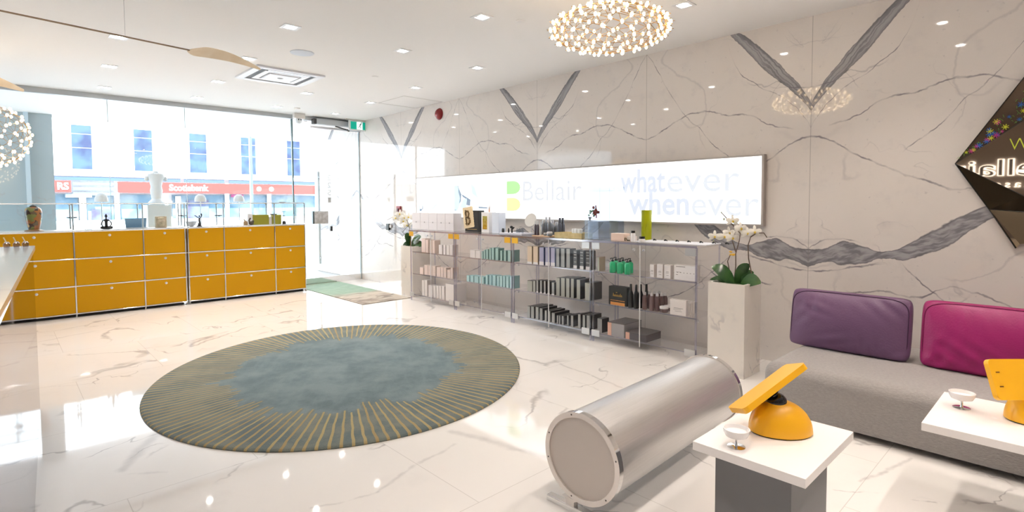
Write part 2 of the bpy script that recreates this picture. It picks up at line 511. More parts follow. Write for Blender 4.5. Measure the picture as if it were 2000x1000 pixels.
def sphere(bm, c, r, sx=1, sy=1, sz=1, u=16, v=10, mi=0):
    q = bmesh.ops.create_uvsphere(bm, u_segments=u, v_segments=v, radius=r)
    for w in q['verts']: w.co = Vector((w.co.x*sx, w.co.y*sy, w.co.z*sz))+Vector(c)
    for f in {f for w in q['verts'] for f in w.link_faces}: f.material_index = mi
    return bm
def text(name, s, m, o, ex, ey, w, h, t=.004, parent=None, off=0, kind=None, spacing=1):
    """flat lettering: lower left corner o, box w x h"""
    cu = bpy.data.curves.new(name, 'FONT')
    cu.body = s; cu.size = 1; cu.extrude = .01; cu.offset = off; cu.space_character = spacing; cu.resolution_u = 3
    to = bpy.data.objects.new(name, cu)
    COL.objects.link(to)
    bpy.context.view_layer.update()
    me = bpy.data.meshes.new_from_object(to.evaluated_get(bpy.context.evaluated_depsgraph_get()))
    bpy.data.objects.remove(to); bpy.data.curves.remove(cu)
    xs = [v.co.x for v in me.vertices]; ys = [v.co.y for v in me.vertices]
    x0, x1, y0, y1 = min(xs), max(xs), min(ys), max(ys)
    ex, ey = Vector(ex), Vector(ey); n = ex.cross(ey)
    for v in me.vertices:
        v.co = Vector(o)+ex*((v.co.x-x0)/(x1-x0)*w)+ey*((v.co.y-y0)/(y1-y0)*h)+n*(t if v.co.z > 0 else 0)
    me.name = name
    me.materials.append(m)
    ob = bpy.data.objects.new(name, me)
    COL.objects.link(ob)
    if parent: ob.parent = parent
    if kind: ob['kind'] = kind
    return ob
ORD = ['first', 'second', 'third', 'fourth', 'fifth', 'sixth', 'seventh', 'eighth', 'ninth', 'tenth', 'eleventh', 'twelfth', 'thirteenth', 'fourteenth', 'fifteenth', 'sixteenth', 'seventeenth']

# ------------------------------------------------------------------ the room
WX, GY, CZ = 4.95, 9.40, 2.95
XL, YB = -3.0, -3.2
def struct(name, bm, m, **k): return obj(name, bm, m, kind='structure', **k)
struct('floor', box(B(), XL, WX+.3, YB, GY+.06, -.1, 0), FLOORM)
struct('ceiling', box(B(), XL-.2, WX+.3, YB-.2, 12.4, CZ, CZ+.15), CEIL)
struct('wall_right', box(B(), WX, WX+.3, YB, 11.4, 0, CZ), WALLM)
struct('wall_left', box(B(), XL-.2, XL, YB, GY+.06, 0, CZ), mat('left_wall_paint', (.40, .38, .37), .6))
struct('wall_back', box(B(), XL, WX, YB-.2, YB, 0, CZ), mat('back_wall_paint', (.62, .58, .55), .6))
# front glazing: frameless panes
panes = [(XL, -.45), (-.446, 1.142), (1.146, 2.086), (2.090, 3.685)]
for i, (a, b) in enumerate(panes):
    w = struct('window_%d' % (i+1), box(B(), a, b, GY-.006, GY+.006, .0, 2.88), GLASS)
for i, x in enumerate((1.144, 2.088)):
    struct('trim_%d' % (i+1), box(B(), x-.003, x+.003, GY-.007, GY+.007, 0, 2.88), mat('silicone_joint', (.45, .55, .58), .5))
struct('trim_3', box(B(), 3.686, 3.706, GY-.02, GY+.02, .0, 2.88), mat('dark_glass_edge', (.06, .13, .14), .3))
struct('trim_4', box(B(), XL, WX, GY-.03, GY+.03, 2.88, CZ), ALU)
# door leaf
door = bpy.data.objects.new('door_1', None); COL.objects.link(door); door.location = (3.94, GY, 0); door['kind'] = 'structure'
def dpart(name, bm, m, **k):
    bmesh.ops.translate(bm, verts=bm.verts[:], vec=(-3.94, -GY, 0)); return obj(name, bm, m, door, **k)
dpart('door_pane', box(B(), 3.71, 4.93, GY-.006, GY+.006, .11, 2.74), GLASS)
dpart('bottom_rail', box(B(), 3.71, 4.93, GY-.025, GY+.025, .0, .11), CHROME, label='polished chrome bottom rail')
dpart('hinge_stile', box(B(), 4.93, 4.95, GY-.012, GY+.012, 0, 2.80), mat('pale_blue_edge', (.62, .75, .80), .2))
hp = dpart('handle_plate', box(B(), 4.03, 4.285, GY-.075, GY-.05, 1.07, 1.295, bev=.004), mat('mottled_steel', (.45, .44, .43), .3, .7, noise=(18, (.60, .60, .60), 3)), label='square stone-look push plate')
dpart('plate_side', box(B(), 4.0, 4.03, GY-.075, GY-.006, 1.07, 1.295), mat('dark_steel', (.10, .13, .14), .3, .5))
b = B(); tube(b, [(4.17, GY+.05, .35), (4.17, GY+.05, 2.0)], .025, 12)
for z in (.45, 1.9): tube(b, [(4.17, GY, z), (4.17, GY+.05, z)], .012)
dpart('pull_bar', b, mat('pale_steel', (.70, .78, .84), .3, .5), smooth=True)
dpart('lock', box(B(), 4.345, 4.385, GY-.03, GY+.02, .93, 1.02, bev=.006), BLACK)
SILV = mat('silver_vinyl', (.45, .47, .48), .4)
for i, ch in enumerate('2251'):   # street number read from behind, so mirrored
    text('number', ch, SILV, (4.375, GY-.008, 1.85-i*.135), (-1, 0, 0), (0, 0, 1), .062, .095, .001, off=-.01).parent = None
for o in [o for o in COL.objects if o.name.startswith('number')]:
    o.parent = door; o.location = (-3.94, -GY, 0)
# door closer
cl = thing('door_closer', (4.0, GY-.08, 2.80), 'long grey metal door operator under the ceiling above the glass door', 'door closer')
obj('housing', box(B(), .08, .95, -.06, .05, .02, .115, bev=.004), ALU, cl)
obj('end_cap', box(B(), .03, .08, -.055, .045, .02, .11), mat('dark_grey', (.05, .05, .05), .5), cl)
obj('slide_rail', box(B(), .0, 1.0, .03, .055, -.045, -.01), STEEL, cl)
b = B(); tube(b, [(.45, .0, .015), (.72, .04, -.03)], .012); tube(b, [(.72, .04, -.05), (.72, .04, -.01)], .02)
obj('arm', b, mat('dark_grey', (.05, .05, .05), .5), cl)
# door header glass return of the porch
struct('trim_5', box(B(), 3.93, 3.99, GY+.05, 12.4, 2.87, CZ), WHITE)
struct('trim_6', box(B(), 3.95, 4.0, 12.35, 12.42, 0, CZ), mat('pale_blue_frame', (.58, .70, .78), .3))
# outside pier beyond the glazing
pier = B(); box(pier, -2.6, .70, 12.0, 12.5, 0, CZ)
struct('wall_pier', pier, PIERM)
struct('trim_7', box(B(), .34, .40, 11.95, 12.0, 0, CZ), mat('pale_blue_frame'))
struct('terrace', box(B(), -30, 40, GY+.06, 14.5, -.1, -.005), mat('pale_paving', (.50, .50, .50), .5))
struct('pavement', box(B(), -60, 90, 14.5, 60, -.2, -.12), mat('street_paving', (.26, .27, .28), .8))

# marble pilaster return seen at the wall end
# ------------------------------------------------------------------ light box sign on the marble wall
lb = thing('light_box', (WX, 4.69, 1.516), 'long white backlit sign box on the marble wall above the acrylic cases', 'sign')
def rel(o, loc):
    o.parent = lb; o.location = -Vector(loc)
L0 = (WX, 4.69, 1.516)
LBF = WX-.06
b = B(); box(b, LBF+.004, WX-.001, 1.955, 7.42, 1.20, 1.835)
rel(obj('housing', b, mat('grey_frame', (.42, .38, .35), .4)), L0)
b = B(); box(b, LBF, LBF+.004, 1.975, 7.40, 1.217, 1.818)
rel(obj('lit_panel', b, mat('lit_panel', (.3, .3, .3), .3, emit=(.97, .985, 1), es=1.15)), L0)
EX, EY = (0, -1, 0), (0, 0, 1)
def lt(name, s, c, y0, y1, z0, z1, off=0, sp=1, es=.5):
    m = mat('lit_'+name+'_'+str(c[0]), (.1, .1, .1), .5, emit=c, es=es)
    rel(text(name, s, m, (LBF-.001, y0, z0), EX, EY, y0-y1, z1-z0, .002, off=off, spacing=sp), L0)
lt('thin_lettering', 'Bellair', (.80, .83, .89), 4.965, 4.0, 1.445, 1.695, -.002)
PB = (.80, .86, .98); PT = (.85, .90, .97)
lt('bold_lettering', 'what', PB, 3.465, 2.92, 1.515, 1.765, .022, 1.0)
lt('thin_lettering', 'ever', PT, 2.90, 2.165, 1.515, 1.68, 0)
lt('bold_lettering', 'when', PB, 3.36, 2.66, 1.285, 1.53, .022, 1.0)
lt('thin_lettering', 'ever', PT, 2.63, 1.99, 1.285, 1.445, 0)
def dshape():
    pts = [(0, 0), (.13, 0)]
    for i in range(9):
        a = -PI/2+PI*i/8
        pts.append((.13+.125*math.cos(a)**1, .085+.085*math.sin(a)))
    return pts+[(0, .17)]
for nm, c, z0 in (('green_emblem', (.42, .95, .30), 1.535), ('ochre_emblem', (.80, .80, .36), 1.315)):
    pts = [(x, y) for x, y in dshape()]
    b = B(); prism(b, pts, (LBF-.001, 5.27, z0), EX, EY, (-1, 0, 0), .002)
    rel(obj(nm, b, mat('lit_'+nm, (.1, .1, .1), .5, emit=c, es=.6)), L0)
def wpoly(name, pl, c, x=LBF, t=.002):
    for P in pl:
        b = B()
        pts = [onp(740+px/6.667, 330+py/6.667, 0, x) for px, py in P]
        prism(b, [(-(q.y), q.z) for q in pts], (x-.001, 0, 0), EX, EY, (-1, 0, 0), t)
        rel(obj(name, b, mat('lit_'+name, (.1, .1, .1), .5, emit=c, es=.6)), L0)
wpoly('pale_figure_print', [[(985, 220), (1028, 215), (1050, 300), (1066, 400), (1050, 480), (1020, 545), (985, 540)], [(1200, 190), (1245, 230), (1290, 380), (1215, 320)], [(1100, 400), (1150, 380), (1135, 520), (1050, 500)], [(690, 520), (730, 470), (780, 455), (745, 480), (710, 530)]], (.62, .80, .92))
wpoly('dark_figure_print', [[(1030, 205), (1042, 250), (1075, 330), (1068, 430), (1045, 450), (1058, 380), (1036, 300)], [(1075, 325), (1195, 400), (1188, 480), (1140, 470), (1150, 400), (1095, 365)], [(530, 430), (540, 520), (562, 520), (575, 440), (575, 520), (550, 550), (530, 550)], [(985, 520), (1020, 545), (985, 545)], [(1300, 490), (1415, 500), (1415, 515), (1300, 512)]], (.16, .24, .34))

# ------------------------------------------------------------------ ceiling fixtures
gx = [(-2.1, -1.1, -.05), ]
def make_downlight():
    t = thing('ceiling_light', (0, 0, 0), 'x', 'ceiling light')
    b = B()
    for x0, x1, y0, y1 in ((-.07, .07, -.07, -.045), (-.07, .07, .045, .07), (-.07, -.045, -.045, .045), (.045, .07, -.045, .045)):
        box(b, x0, x1, y0, y1, -.006, 0)
    obj('frame', b, mat('bright_trim', (.85, .86, .88), .3), t)
    b = B(); lathe(b, [(.034, -.004), (.034, -.001)], seg=20)
    obj('lamp_lens', b, DIFF, t)
    return t
DL = make_downlight()
COLW = {(1, .87, .76): None}
first = True
rows = [(.92, 6.12, 'left of the ceiling grille'), ]
pos = []
names_x = ['left', 'centre-left', 'centre-right', 'wall-side']
for j, y in enumerate((8.79, 7.46, 6.11, 4.77, 3.47, 2.2)):
    for i, x in enumerate((1.0, 2.04, 3.1, 4.1)):
        if j <= 5: pos.append((j, i, x, y))
seen = {(0, 0): (1.05, 8.81), (0, 1): (2.11, 8.77), (0, 2): (3.22, 8.76), (0, 3): (4.2, 8.79), (1, 0): (.94, 7.45), (1, 1): (2.04, 7.47), (1, 2): (3.15, 7.44), (1, 3): (4.14, 7.48),
        (2, 0): (.85, 6.12), (2, 1): (1.96, 6.10), (2, 3): (4.06, 6.14), (3, 1): (1.89, 4.78), (3, 2): (3.0, 4.76), (3, 3): (3.99, 4.78), (4, 2): (2.95, 3.47), (5, 3): (3.93, 2.20)}
rown = ['row nearest the glass front', 'second row from the glass front', 'third row from the glass front', 'fourth row from the glass front', 'fifth row from the glass front', 'row beside the near glowing pendant']
for (j, i), (x, y) in seen.items():
    d = DL if first else copyo(DL)
    first = False
    d.location = (x, y, CZ)
    d['label'] = 'square recessed ceiling light, %s column, %s' % (names_x[i], rown[j])
    d['group'] = 'recessed ceiling lights'
# spots under all lights, including the part of the room behind the camera
for x in (-2.0, -1.0, 0, 1.0, 2.04, 3.1, 4.1):
    for y in (8.79, 7.46, 6.11, 4.77, 3.47, 2.2, .9, -.4, -1.7):
        if x < 0 and y > 7: continue
        if (x, y) in ((3.1, 6.11),): continue
        near = [v for v in seen.values() if abs(v[0]-x) < .2 and abs(v[1]-y) < .1]
        px, py = near[0] if near else (x, y)
        if not near and y > 2 and 0 < x: continue
        l = bpy.data.lights.new('spot', 'SPOT')
        l.energy = SPOT_W*(.25 if x < .5 else 1); l.color = (1, .88, .78); l.spot_size = math.radians(100); l.spot_blend = .9; l.shadow_soft_size = .05
        o = bpy.data.objects.new('spot', l); COL.objects.link(o)
        o.location = (px, py, CZ-.02)
# lenses outside the frame (they show in the polished wall)
for x in (3.93, 2.95):
    for y in (.9, -.4, -1.7):
        b = B(); lathe(b, [(.034, -.004), (.034, -.001)], (x, y, CZ), seg=20)
        obj('ceiling_light', b, DIFF, label='recessed ceiling lamp over the seating, %s column, %s row from the window' % ('wall-side' if x > 3.5 else 'centre-right', {.9: 'seventh', -.4: 'eighth', -1.7: 'ninth'}[y]), cat='ceiling light')
# round items
def disc(name, x, y, r, m, label, cat, h=.01, group=None):
    b = B(); lathe(b, [(r*.8, -h), (r, -h*.6), (r, 0)], (x, y, CZ), seg=28)
    return obj(name, b, m, smooth=True, label=label, cat=cat, group=group)
disc('ceiling_speaker', 2.29, 5.51, .115, mat('speaker_grille', (.70, .76, .84), .6), 'round pale blue ceiling speaker near the air grille', 'speaker')
disc('sprinkler_cover', 3.26, 3.33, .04, WHITE, 'small round white sprinkler cover near the glowing pendant', 'sprinkler', .006)
disc('sprinkler_cover', 3.36, 5.95, .04, WHITE, 'small round white sprinkler cover over the middle of the room', 'sprinkler', .006)
disc('sprinkler_cover', 3.51, 8.68, .045, WHITE, 'small white disc on the ceiling near the glass front and camera', 'sprinkler', .02)
# ceiling cassette
ac = thing('air_conditioner', (2.50, 6.67, CZ), 'square white recessed ceiling air conditioner with slotted vents', 'air conditioner')
b = B()
for s in ((-.39, .39, -.38, -.30), (-.39, .39, .30, .38), (-.39, -.31, -.30, .30), (.31, .39, -.30, .30)): box(b, *s, -.022, 0, bev=.004)
obj('frame', b, mat('ac_white', (.83, .85, .90), .4), ac)
b = B()
for s in ((-.31, .31, -.30, -.24), (-.31, .31, .24, .30), (-.31, -.25, -.24, .24), (.25, .31, -.24, .24)): box(b, *s, -.012, -.001)
obj('slot', b, mat('vent_dark', (.12, .13, .15), .6), ac)
obj('vane', box(B(), -.24, .24, -.31, -.272, -.026, -.02), STEEL, ac)
b = B()
for s in ((-.25, .25, -.24, -.18), (-.25, .25, .18, .24), (-.25, -.19, -.18, .18), (.19, .25, -.18, .18)): box(b, *s, -.022, 0)
obj('inner_frame', b, mat('ac_white'), ac)
b = B(); box(b, -.17, .17, -.16, .16, -.03, -.004, bev=.01); box(b, -.19, .19, -.18, .18, -.008, -.002, mi=1)
obj('centre_panel', b, [mat('ac_white'), mat('vent_grey', (.35, .36, .38), .6)], ac)
b = B(); lathe(b, [(.02, -.034), (.035, -.03)], seg=16); obj('sensor', b, mat('vent_grey'), ac)
# access hatch
b = B()
for s in ((4.24, 4.92, 6.715, 6.723), (4.24, 4.92, 7.43, 7.438), (4.24, 4.248, 6.72, 7.43), (4.912, 4.92, 6.72, 7.43)): box(b, *s, CZ-.003, CZ+.001)
struct('trim_8', b, mat('hatch_line', (.62, .60, .58), .6))
# exit sign
ex = thing('exit_sign', (4.84, 9.18, 2.85), 'green and white running man exit sign under the ceiling by the glass door', 'sign')
obj('housing', box(B(), -.205, .205, -.02, .02, -.10, .085, bev=.004), mat('exit_white', (.85, .88, .88), .4), ex)
obj('ceiling_mount', box(B(), -.26, .24, -.03, .03, .085, .10), mat('mount_beige', (.70, .66, .62), .5), ex)
b = B(); tube(b, [(.2, 0, .07), (.30, 0, .07)], .022, 12); obj('lamp_arm', b, mat('vent_grey'), ex)
GE = mat('exit_green', (0, .3, .2), .5, emit=(0, .30, .21), es=.45)
obj('green_panel', box(B(), -.175, -.06, -.024, -.02, -.075, .06), GE, ex)
obj('green_panel', box(B(), .055, .17, -.024, -.02, -.075, .06), GE, ex)
obj('lit_centre', box(B(), -.06, .055, -.023, -.02, -.075, .06), mat('exit_lit', (.8, .8, .8), .5, emit=(.9, 1, .97), es=.55), ex)
b = B()
tube(b, [(.025, -.026, .035), (.005, -.026, .0), (.0, -.026, -.015)], .008, 6); sphere(b, (.033, -.026, .048), .010, u=8, v=6)
tube(b, [(0, -.026, -.015), (.02, -.026, -.035), (.012, -.026, -.055)], .005, 6); tube(b, [(0, -.026, -.015), (-.015, -.026, -.035), (-.035, -.026, -.035)], .005, 6)
tube(b, [(.018, -.026, .022), (.04, -.026, .008)], .004, 6); tube(b, [(.015, -.026, .02), (-.01, -.026, .02), (-.018, -.026, .005)], .004, 6)
obj('running_figure', b, mat('exit_dark_green', (0, .12, .09), .5), ex)
# camera dome
sc = thing('security_camera', (3.74, 9.2, CZ), 'small white security camera on the ceiling at the left edge of the door closer', 'camera')
b = B(); box(b, -.09, .10, -.04, .04, -.085, 0, bev=.008); obj('housing', b, mat('cam_white', (.80, .77, .73), .4), sc)
b = B(); sphere(b, (0, 0, -.12), .05); obj('dome', b, mat('cam_dome', (.75, .78, .80), .2), sc, smooth=True)
b = B(); sphere(b, (-.02, -.048, -.105), .012, u=8, v=6); sphere(b, (.02, -.048, -.105), .012, u=8, v=6); obj('lens', b, BLACK, sc)
# alarm on wall, boxes
al = thing('fire_alarm', (WX, 6.84, 2.785), 'round dark red fire alarm bell high on the marble wall', 'alarm')
b = B(); lathe(b, [(.02, -.06), (.055, -.05), (.08, -.02), (.085, 0)], seg=28, M=Matrix.Rotation(PI/2, 4, 'Y'))
bmesh.ops.scale(b, vec=(-1 if False else 1, 1, 1.05), verts=b.verts[:]); obj('bell', b, mat('alarm_red', (.26, .008, .012), .25), al, smooth=True)
b = B(); lathe(b, [(.09, -.004), (.09, 0)], seg=28, M=Matrix.Rotation(PI/2, 4, 'Y')); obj('back_plate', b, mat('alarm_plate', (.30, .02, .02), .4), al)
fa = thing('pull_station', (WX, 8.02, 1.31), 'small red fire pull station on the marble wall above the far orchid', 'alarm')
obj('body', box(B(), -.03, 0, -.06, .06, -.07, .07, bev=.006), mat('station_red', (.30, .02, .03), .4), fa)
obj('pull_bar', box(B(), -.045, -.03, -.02, .02, -.05, .03), mat('station_dark', (.08, .01, .02), .4), fa)
kp = thing('keypad', (WX, 8.37, 1.02), 'small black access reader on the marble wall left of the far planter', 'keypad')
obj('body', box(B(), -.03, 0, -.035, .055, -.06, .05, bev=.004), mat('reader_black', (.02, .03, .025), .4), kp)
obj('side_plate', box(B(), -.02, 0, -.10, -.035, -.015, .035), mat('reader_grey', (.50, .48, .46), .4), kp)

# ------------------------------------------------------------------ glowing pendants
def pendant(name, c, R, H, nb, label, keep=100, seed=1, r0=None):
    """flattened ball of brass rods tipped with bulbs"""
    t = thing(name, c, label, 'pendant lamp', group=None)
    rnd = random.Random(seed)
    pts = []
    g = (1+5**.5)/2
    for i in range(nb):
        z = 1-2*(i+.5)/nb
        a = 2*PI*i/g
        rr = math.sqrt(1-z*z)
        pts.append(Vector((R*rr*math.cos(a), R*rr*math.sin(a), H*z)))
    b = B()
    n2 = nb
    for i in range(n2):
        ds = sorted(range(n2), key=lambda j: (pts[i]-pts[j]).length)[1:6]
        for j in ds:
            if j > i: tube(b, [pts[i]*.93, pts[j]*.93], .0019, 4)
    for i in range(0, n2):
        tube(b, [pts[i]*.93, pts[i]*1.03], .0022, 4)
    obj('wire_cage', b, BRASS, t)
    b = B(); tube(b, [(0, 0, H*.9), (0, 0, CZ-c[2])], .003, 6); obj('cord', b, BRASS, t)
    b = B(); lathe(b, [(.06, -.02), (.06, 0)], (0, 0, CZ-c[2]), seg=20); obj('canopy', b, mat('bright_trim'), t)
    br = r0 or .0145
    cam_p = Vector((0, 0, CH))-Vector(c)
    order = sorted(range(nb), key=lambda i: (pts[i]-cam_p).length)
    b = B(); sphere(b, (0, 0, 0), br, 1, 1, 1.35, 8, 6)
    src = obj('bulb', b, BULB, t, smooth=True)
    src.location = pts[order[0]]*.97
    for i in order[1:keep]:
        copyo(src, t, pts[i]*.97)
    if nb > keep:
        b = B()
        for i in order[keep:]: sphere(b, pts[i]*.97, br, 1, 1, 1.35, 8, 6)
        o = obj('bulb', b, BULB, t, smooth=True); o['kind'] = 'stuff'
    return t
pendant('pendant_lamp', (3.02, 2.235, 2.575), .41, .135, 170, 'wide oval brass pendant of many small glowing bulbs near the marble wall', 100, r0=.0105)
pendant('pendant_lamp', (-.032, 7.0, 2.07), .30, .30, 120, 'round brass pendant of small glowing bulbs over the far white counter', 100, r0=.0115)

# ------------------------------------------------------------------ wooden bladed mobiles
def blade(name, c0, c1, c2, label, wmax=.07):
    """slim rod from c0 to c1, then a twisted leaf-shaped blade to c2"""
    t = thing(name, c1, label, 'ceiling mobile')
    c0, c1, c2 = Vector(c0), Vector(c1), Vector(c2)
    b = B(); tube(b, [c0-c1, Vector((0, 0, 0))], .006, 8); obj('rod', b, mat('bronze_rod', (.30, .22, .15), .35, .7), t, smooth=True)
    d = c2-c1; L = d.length; dn = d.normalized(); side = dn.cross(Vector((0, 0, 1))).normalized()
    n = 24; rows = []
    b = B()
    for i in range(n+1):
        s = i/n
        w = wmax*(math.sin(PI*min(1, s*2.6+.12)/1.0) if s < .19 else 1)*(1-.86*max(0, (s-.16)/.84)**.8)
        w = max(w, .006)
        tw = .25+1.1*s
        a = side*math.cos(tw)+Vector((0, 0, 1))*math.sin(tw)
        nn = dn.cross(a)
        bend = Vector((0, 0, .03*math.sin(PI*s)))
        p = dn*L*s+bend
        th = .006
        rows.append([b.verts.new(p+a*w+nn*th*.3), b.verts.new(p+nn*th), b.verts.new(p-a*w+nn*th*.3), b.verts.new(p-a*w-nn*th*.3), b.verts.new(p-nn*th), b.verts.new(p+a*w-nn*th*.3)])
    for r1, r2 in zip(rows, rows[1:]):
        for k in range(6): b.faces.new((r1[k], r1[(k+1) % 6], r2[(k+1) % 6], r2[k]))
    b.faces.new(rows[0][::-1]); b.faces.new(rows[-1])
    bmesh.ops.recalc_face_normals(b, faces=b.faces[:])
    obj('blade', b, BIRCH, t, smooth=True)
    hp = c0*.35+c1*.65
    b = B(); tube(b, [hp-c1, Vector((hp.x, hp.y, CZ))-c1], .0012, 6); obj('suspension_wire', b, STEEL, t)
    return t
z1 = 2.62
blade('ceiling_mobile', onp(-60, 8, 2, z1), onp(370, 98, 2, z1), onp(508, 135, 2, z1+.02), 'long thin rod ending in a twisted pale wooden blade beside the air conditioner')
blade('ceiling_mobile', onp(-260, 110, 2, z1), onp(-110, 138, 2, z1), onp(46, 177, 2, z1), 'pale wooden blade at the left edge under the ceiling near the glass', .10)

# ------------------------------------------------------------------ yellow drawer counters
CYF = 8.742; CD = .36
def cabinet(name, xs, label):
    t = thing(name, (xs[0], CYF, 0), label, 'cabinet')
    x0, x1 = xs[0], xs[-1]
    rel_ = lambda b: bmesh.ops.translate(b, verts=b.verts[:], vec=(-xs[0], -CYF, 0))
    zs = [.045, .393, .740, 1.086]
    b = B()
    r = .0095
    for y in (CYF+.004, CYF+CD):
        for x in xs: tube(b, [(x, y, .03), (x, y, 1.086)], r, 8)
        for z in zs: tube(b, [(x0, y, z), (x1, y, z)], r, 8)
    for x in (x0, x1):
        for z in zs: tube(b, [(x, CYF, z), (x, CYF+CD, z)], r, 8)
    for x in xs:
        for z in zs: sphere(b, (x, CYF+.003, z), .0135, u=10, v=8)
        lathe(b, [(.014, 0), (.010, .03)], (x, CYF+.01, 0), seg=10)
    rel_(b); obj('tube_frame', b, CHROME, t, smooth=True)
    b = B(); box(b, x0, x1, CYF+CD-.004, CYF+CD+.004, zs[0], zs[3]); box(b, x0+.012, x1-.012, CYF+.03, CYF+CD-.01, zs[0], zs[0]+.01)
    for x in (x0, x1): box(b, x-.003, x+.003, CYF+.012, CYF+CD-.01, zs[0], zs[3])
    rel_(b); obj('carcass', b, YEL, t)
    b = B(); box(b, x0+.005, x1-.005, CYF+.015, CYF+CD, 1.086, 1.101); rel_(b); obj('top_panel', b, mat('pale_counter_top', (.80, .78, .76), .2), t)
    b = B(); box(b, x0+.03, x1-.03, CYF+.05, CYF+CD-.03, .0, .035); rel_(b); obj('plinth', b, BLACKM, t)
    for xa, xb in zip(xs, xs[1:]):
        for za, zb in zip(zs, zs[1:]):
            b = B(); box(b, xa+.010, xb-.010, CYF, CYF+.02, za+.010, zb-.010, bev=.002); rel_(b)
            d = obj('drawer_front', b, YEL, t)
            xm = (xa+xb)/2-x0
            b = B(); lathe(b, [(.016, 0), (.016, .004), (.010, .006), (.010, .012), (.006, .014)], seg=16, M=Matrix.Rotation(PI/2, 4, 'X'))
            bmesh.ops.translate(b, verts=b.verts[:], vec=(xm, 0, zb-.058))
            obj('lock_knob', b, STEEL, d, smooth=True)
    return t
cabinet('drawer_cabinet', [-.83, -.08, .67, 1.405, 1.900], 'left bank of golden yellow drawer cabinets framed in chrome tube')
cabinet('drawer_cabinet', [1.935, 2.405, 3.135, 3.612], 'right bank of golden yellow drawer cabinets ending beside the glass door')

def screen(xs, label):
    t = thing('glass_screen', (xs[0], CYF, 1.103), label, 'screen')
    z0, z1 = 0.006, .335
    for x in xs:
        for y in (.004, CD):
            b = B(); tube(b, [(x-xs[0], y, z0), (x-xs[0], y, z1)], .009, 8); sphere(b, (x-xs[0], y, z0+.006), .016, 1, 1, .5, 10, 6)
            sphere(b, (x-xs[0], y, z1-.014), .016, 1, 1, .5, 10, 6)
            obj('post', b, mat('satin_post', (.38, .42, .44), .3, .8), t, smooth=True)
    for y in (.004, CD):
        b = B(); tube(b, [(0, y, z1), (xs[-1]-xs[0], y, z1)], .008, 8); obj('top_rail', b, CHROME, t, smooth=True)
    b = B(); box(b, 0.0, xs[-1]-xs[0], CD-.004, CD+.004, .01, z1); obj('back_pane', b, SGLASS, t)
    b = B(); box(b, 0, xs[-1]-xs[0], .0, CD, z1+.008, z1+.014); obj('glass_shelf', b, SGLASS, t)
    return t
screen([-.83, .67, 1.405, 1.900], 'left glass display screen on chrome posts standing on the yellow cabinets')
screen([1.935, 2.405, 3.135, 3.612], 'right glass display screen on chrome posts standing on the yellow cabinets')
for x, y, z, lb_ in ((.668, 8.80, 1.262, 'black round clip tray on the first screen post, right of the decorated vase'), (1.93, 9.0, 1.262, 'black clip tray behind the stone head, at the middle posts'),
                    (2.39, 8.95, 1.255, 'black clip tray right of the raised-arm figure'), (3.14, 8.80, 1.262, 'black clip tray in front of the green boxes'), (3.31, 8.87, 1.448, 'black oblong device lying on top of the right glass screen')):
    b = B(); lathe(b, [(.045, 0), (.058, .008), (.05, .016)], (x, y, z-.008), seg=20)
    if z < 1.4: box(b, x-.008, x+.008, y-.055, y+.055, z-.012, z-.008)
    obj('clip_tray', b, BLACK, smooth=True, label=lb_, cat='tray')

# ------------------------------------------------------------------ ornaments on the yellow counters
CT = 1.102
def tl(name, prof, m, x, y, z, label, cat, seg=24, group=None, smooth=True):
    b = B(); lathe(b, prof, seg=seg)
    return obj(name, b, m, smooth=smooth, label=label, cat=cat, group=group, loc=(x, y, z))
va = thing('decorated_vase', (.305, 8.86, CT), 'tall bulging vase with orange, green and black painted figures', 'vase')
k = NT('painted_vase'); tc = k.n('ShaderNodeTexCoord'); P = tc.outputs['Object']
vo = k.n('ShaderNodeTexVoronoi'); vo.inputs['Scale'].default_value = 17; k.set(vo.inputs['Vector'], k.vm('ADD', P, k.vm('SCALE', k.noise(P, 10, 3, col=True), None, .12)))
rp = k.n('ShaderNodeValToRGB'); rp.color_ramp.interpolation = 'CONSTANT'
els = [(0, (.30, .12, .03)), (.22, (.05, .03, .02)), (.36, (.42, .24, .06)), (.5, (.16, .17, .05)), (.63, (.45, .40, .33)), (.75, (.28, .10, .03)), (.88, (.12, .09, .05))]
for i, (p_, c_) in enumerate(els):
    e = rp.color_ramp.elements[i] if i < 2 else rp.color_ramp.elements.new(p_)
    e.position = p_; e.color = (*c_, 1)
k.set(rp.inputs[0], k.xyz(vo.outputs['Color'])[0]); k.set(k.b.inputs['Base Color'], rp.outputs[0]); k.b.inputs['Roughness'].default_value = .25
b = B(); lathe(b, [(.05, .02), (.055, .03), (.068, .10), (.080, .18), (.084, .235), (.074, .275), (.05, .295), (.030, .30)], seg=28); obj('body', b, k.m, va, smooth=True)
b = B(); lathe(b, [(.03, .295), (.036, .305), (.02, .318), (.006, .325)], seg=18); obj('lid', b, BLACKM, va, smooth=True)
b = B(); lathe(b, [(.09, 0), (.095, .008), (.06, .022)], seg=24); obj('foot', b, mat('vase_foot', (.28, .17, .08), .4), va, smooth=True)
